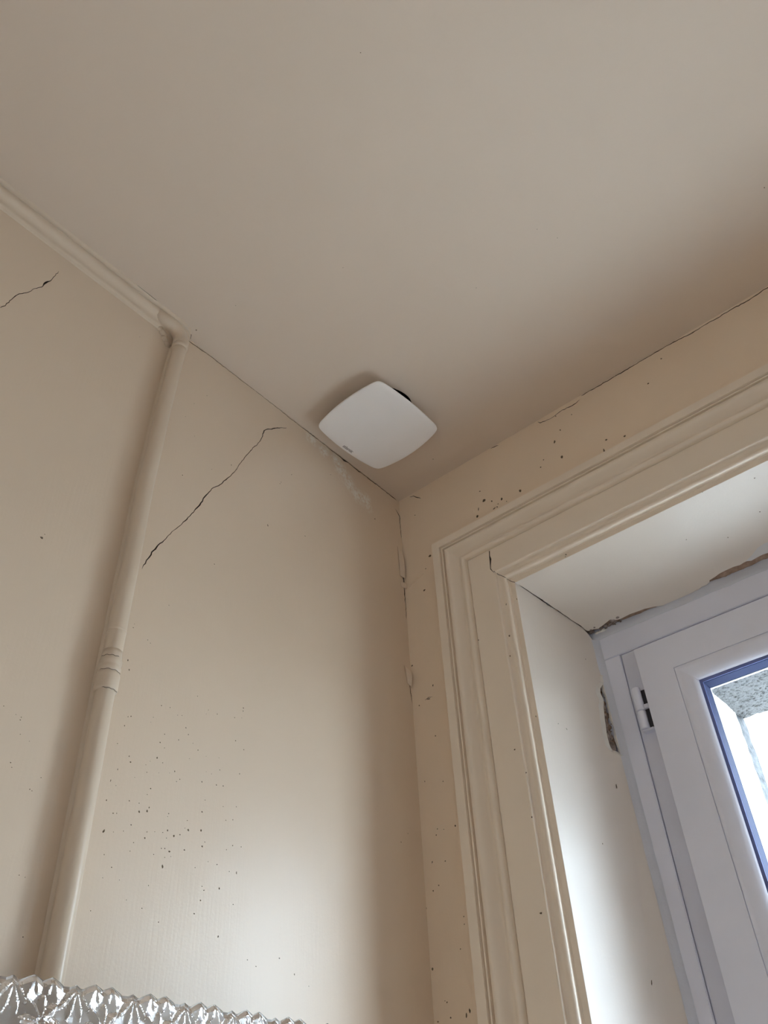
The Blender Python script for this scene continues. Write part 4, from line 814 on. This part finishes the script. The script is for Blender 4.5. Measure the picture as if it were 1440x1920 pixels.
# ---------------------------------------------------------------- pressed glass shade standing off the left wall
lamp = tag(empty('wall_light', (0.0, -0.75, H - 1.20)), 'clear cut-glass light shade with star pattern and saw-tooth rim on left wall', 'light')
def LL(o): return under(o, lamp)
PER = 0.0664; U0 = -0.763; ZA = H - 1.1446; XF = 0.100
def tri(x, c, hw): return max(0.0, 1 - abs(x - c) / hw)
def crest(u):
    f = ((u - U0) / PER) % 1.0
    b1 = max(0, 1 - abs(f - 0.32) / 0.19) ** 0.85; b2 = max(0, 1 - abs(f - 0.61) / 0.19) ** 0.85; s0 = max(0, 1 - min(f, 1 - f) / 0.085)
    return 0.0025 + max(0.0058 * b1, 0.0058 * b2, 0.0026 * s0)
def ridge(px_, pz, ax_, az, bx, bz, wd, hh, sharp=True):
    dx, dz = bx - ax_, bz - az; l2 = dx * dx + dz * dz; t = ((px_ - ax_) * dx + (pz - az) * dz) / l2
    if t < 0 or t > 1: return 0.0
    d = abs((px_ - ax_) * dz - (pz - az) * dx) / math.sqrt(l2)
    ww = wd * (0.25 + 0.75 * math.sin(math.pi * min(1, max(0.0, t * 0.92 + 0.04))))
    return hh * max(0.0, 1 - d / ww) * min(1, 6 * t, 6 * (1 - t) + 0.2)
def relief(u, dz):
    """dz = height above the fan line (negative below)"""
    f = ((u - U0) / PER) % 1.0; x = f * PER; h = 0.0
    for off in (-PER, 0, PER):
        X = x + off
        # star centred half a period along
        cx, cz = 0.5 * PER, -0.0290
        for (bx, bz) in ((0, 0.0215), (0.0165, 0.0165), (0.021, 0), (0.0165, -0.0165), (0, -0.0215), (-0.0165, -0.0165), (-0.021, 0), (-0.0165, 0.0165)):
            h = max(h, ridge(X, dz, cx, cz, cx + bx, cz + bz, 0.0052, 0.0052))
        # fan under each small tooth
        for (bx, bz) in ((-0.006, -0.026), (0.009, -0.025), (-0.0175, -0.017), (0.0175, -0.017)):
            h = max(h, ridge(X, dz, 0, 0.0, bx, bz, 0.0042, 0.0044))
        # mitred facets running up into the big teeth
        for (tx_, sx) in ((0.32, -1), (0.61, 1)):
            h = max(h, ridge(X, dz, tx_ * PER, 0.009, tx_ * PER + 0.0075 * sx, -0.0150, 0.0110, 0.0036), ridge(X, dz, tx_ * PER, 0.009, tx_ * PER - 0.0050 * sx, -0.008, 0.0090, 0.0032))
        # second row of stars lower down
        for (bx, bz) in ((0, 0.018), (0.014, 0.012), (0.016, -0.006), (-0.014, 0.012), (-0.016, -0.006)):
            h = max(h, ridge(X, dz, 0.0, -0.056, bx, -0.056 + bz, 0.0040, 0.0046))
    return h
bm = bmesh.new(); ua, ub = -0.95, -0.30; nu, nv = 520, 90; BOT = -0.085; TH = 0.006
fr_, bk_ = [], []
for i in range(nu + 1):
    u = ua + (ub - ua) * i / nu; ct = crest(u); rf, rb_ = [], []
    for j in range(nv + 1):
        s_ = (j / nv); dz = ct + (BOT - ct) * s_ ** 1.15
        edge_t = min(1.0, (ct - dz) / 0.006)
        curve = -0.35 * max(0.0, -dz - 0.03) ** 1.3
        rf.append(bm.verts.new((XF - 0.0035 * (1 - edge_t) + relief(u, dz) * (0.55 + 0.45 * min(1.0, max(0.0, -dz / 0.018))) - 0.003 + curve, u, ZA + dz)))
        if j % 6 == 0: rb_.append(bm.verts.new((XF - TH + 0.0015 * (1 - edge_t) + curve, u, ZA + dz)))
    fr_.append(rf); bk_.append(rb_)
for i in range(nu):
    for j in range(nv): bm.faces.new((fr_[i][j], fr_[i][j + 1], fr_[i + 1][j + 1], fr_[i + 1][j]))
    for j in range(nv // 6): bm.faces.new((bk_[i][j], bk_[i + 1][j], bk_[i + 1][j + 1], bk_[i][j + 1]))
    bm.faces.new((fr_[i][0], fr_[i + 1][0], bk_[i + 1][0], bk_[i][0]))
    bm.faces.new((fr_[i][-1], bk_[i][-1], bk_[i + 1][-1], fr_[i + 1][-1]))
for i in (0, nu):
    c = [v for v in fr_[i]] + [v for v in bk_[i][::-1]]
    bm.faces.new(c if i else c[::-1])
LL(link('glass_shade', bm, M['glass'], None, False, True))
bm = bmesh.new(); box(bm, 0.0, 0.012, ua + 0.02, ub - 0.02, ZA - 0.16, ZA - 0.058); box(bm, 0.010, XF - 0.012, -0.70, -0.55, ZA - 0.115, ZA - 0.088); box(bm, 0.055, XF - 0.012, ua + 0.015, ub - 0.015, ZA - 0.096, ZA - 0.0865)
bmesh.ops.bevel(bm, geom=bm.edges[:], offset=0.002, segments=2, affect='EDGES')
LL(link('back_plate', bm, M['silver']))
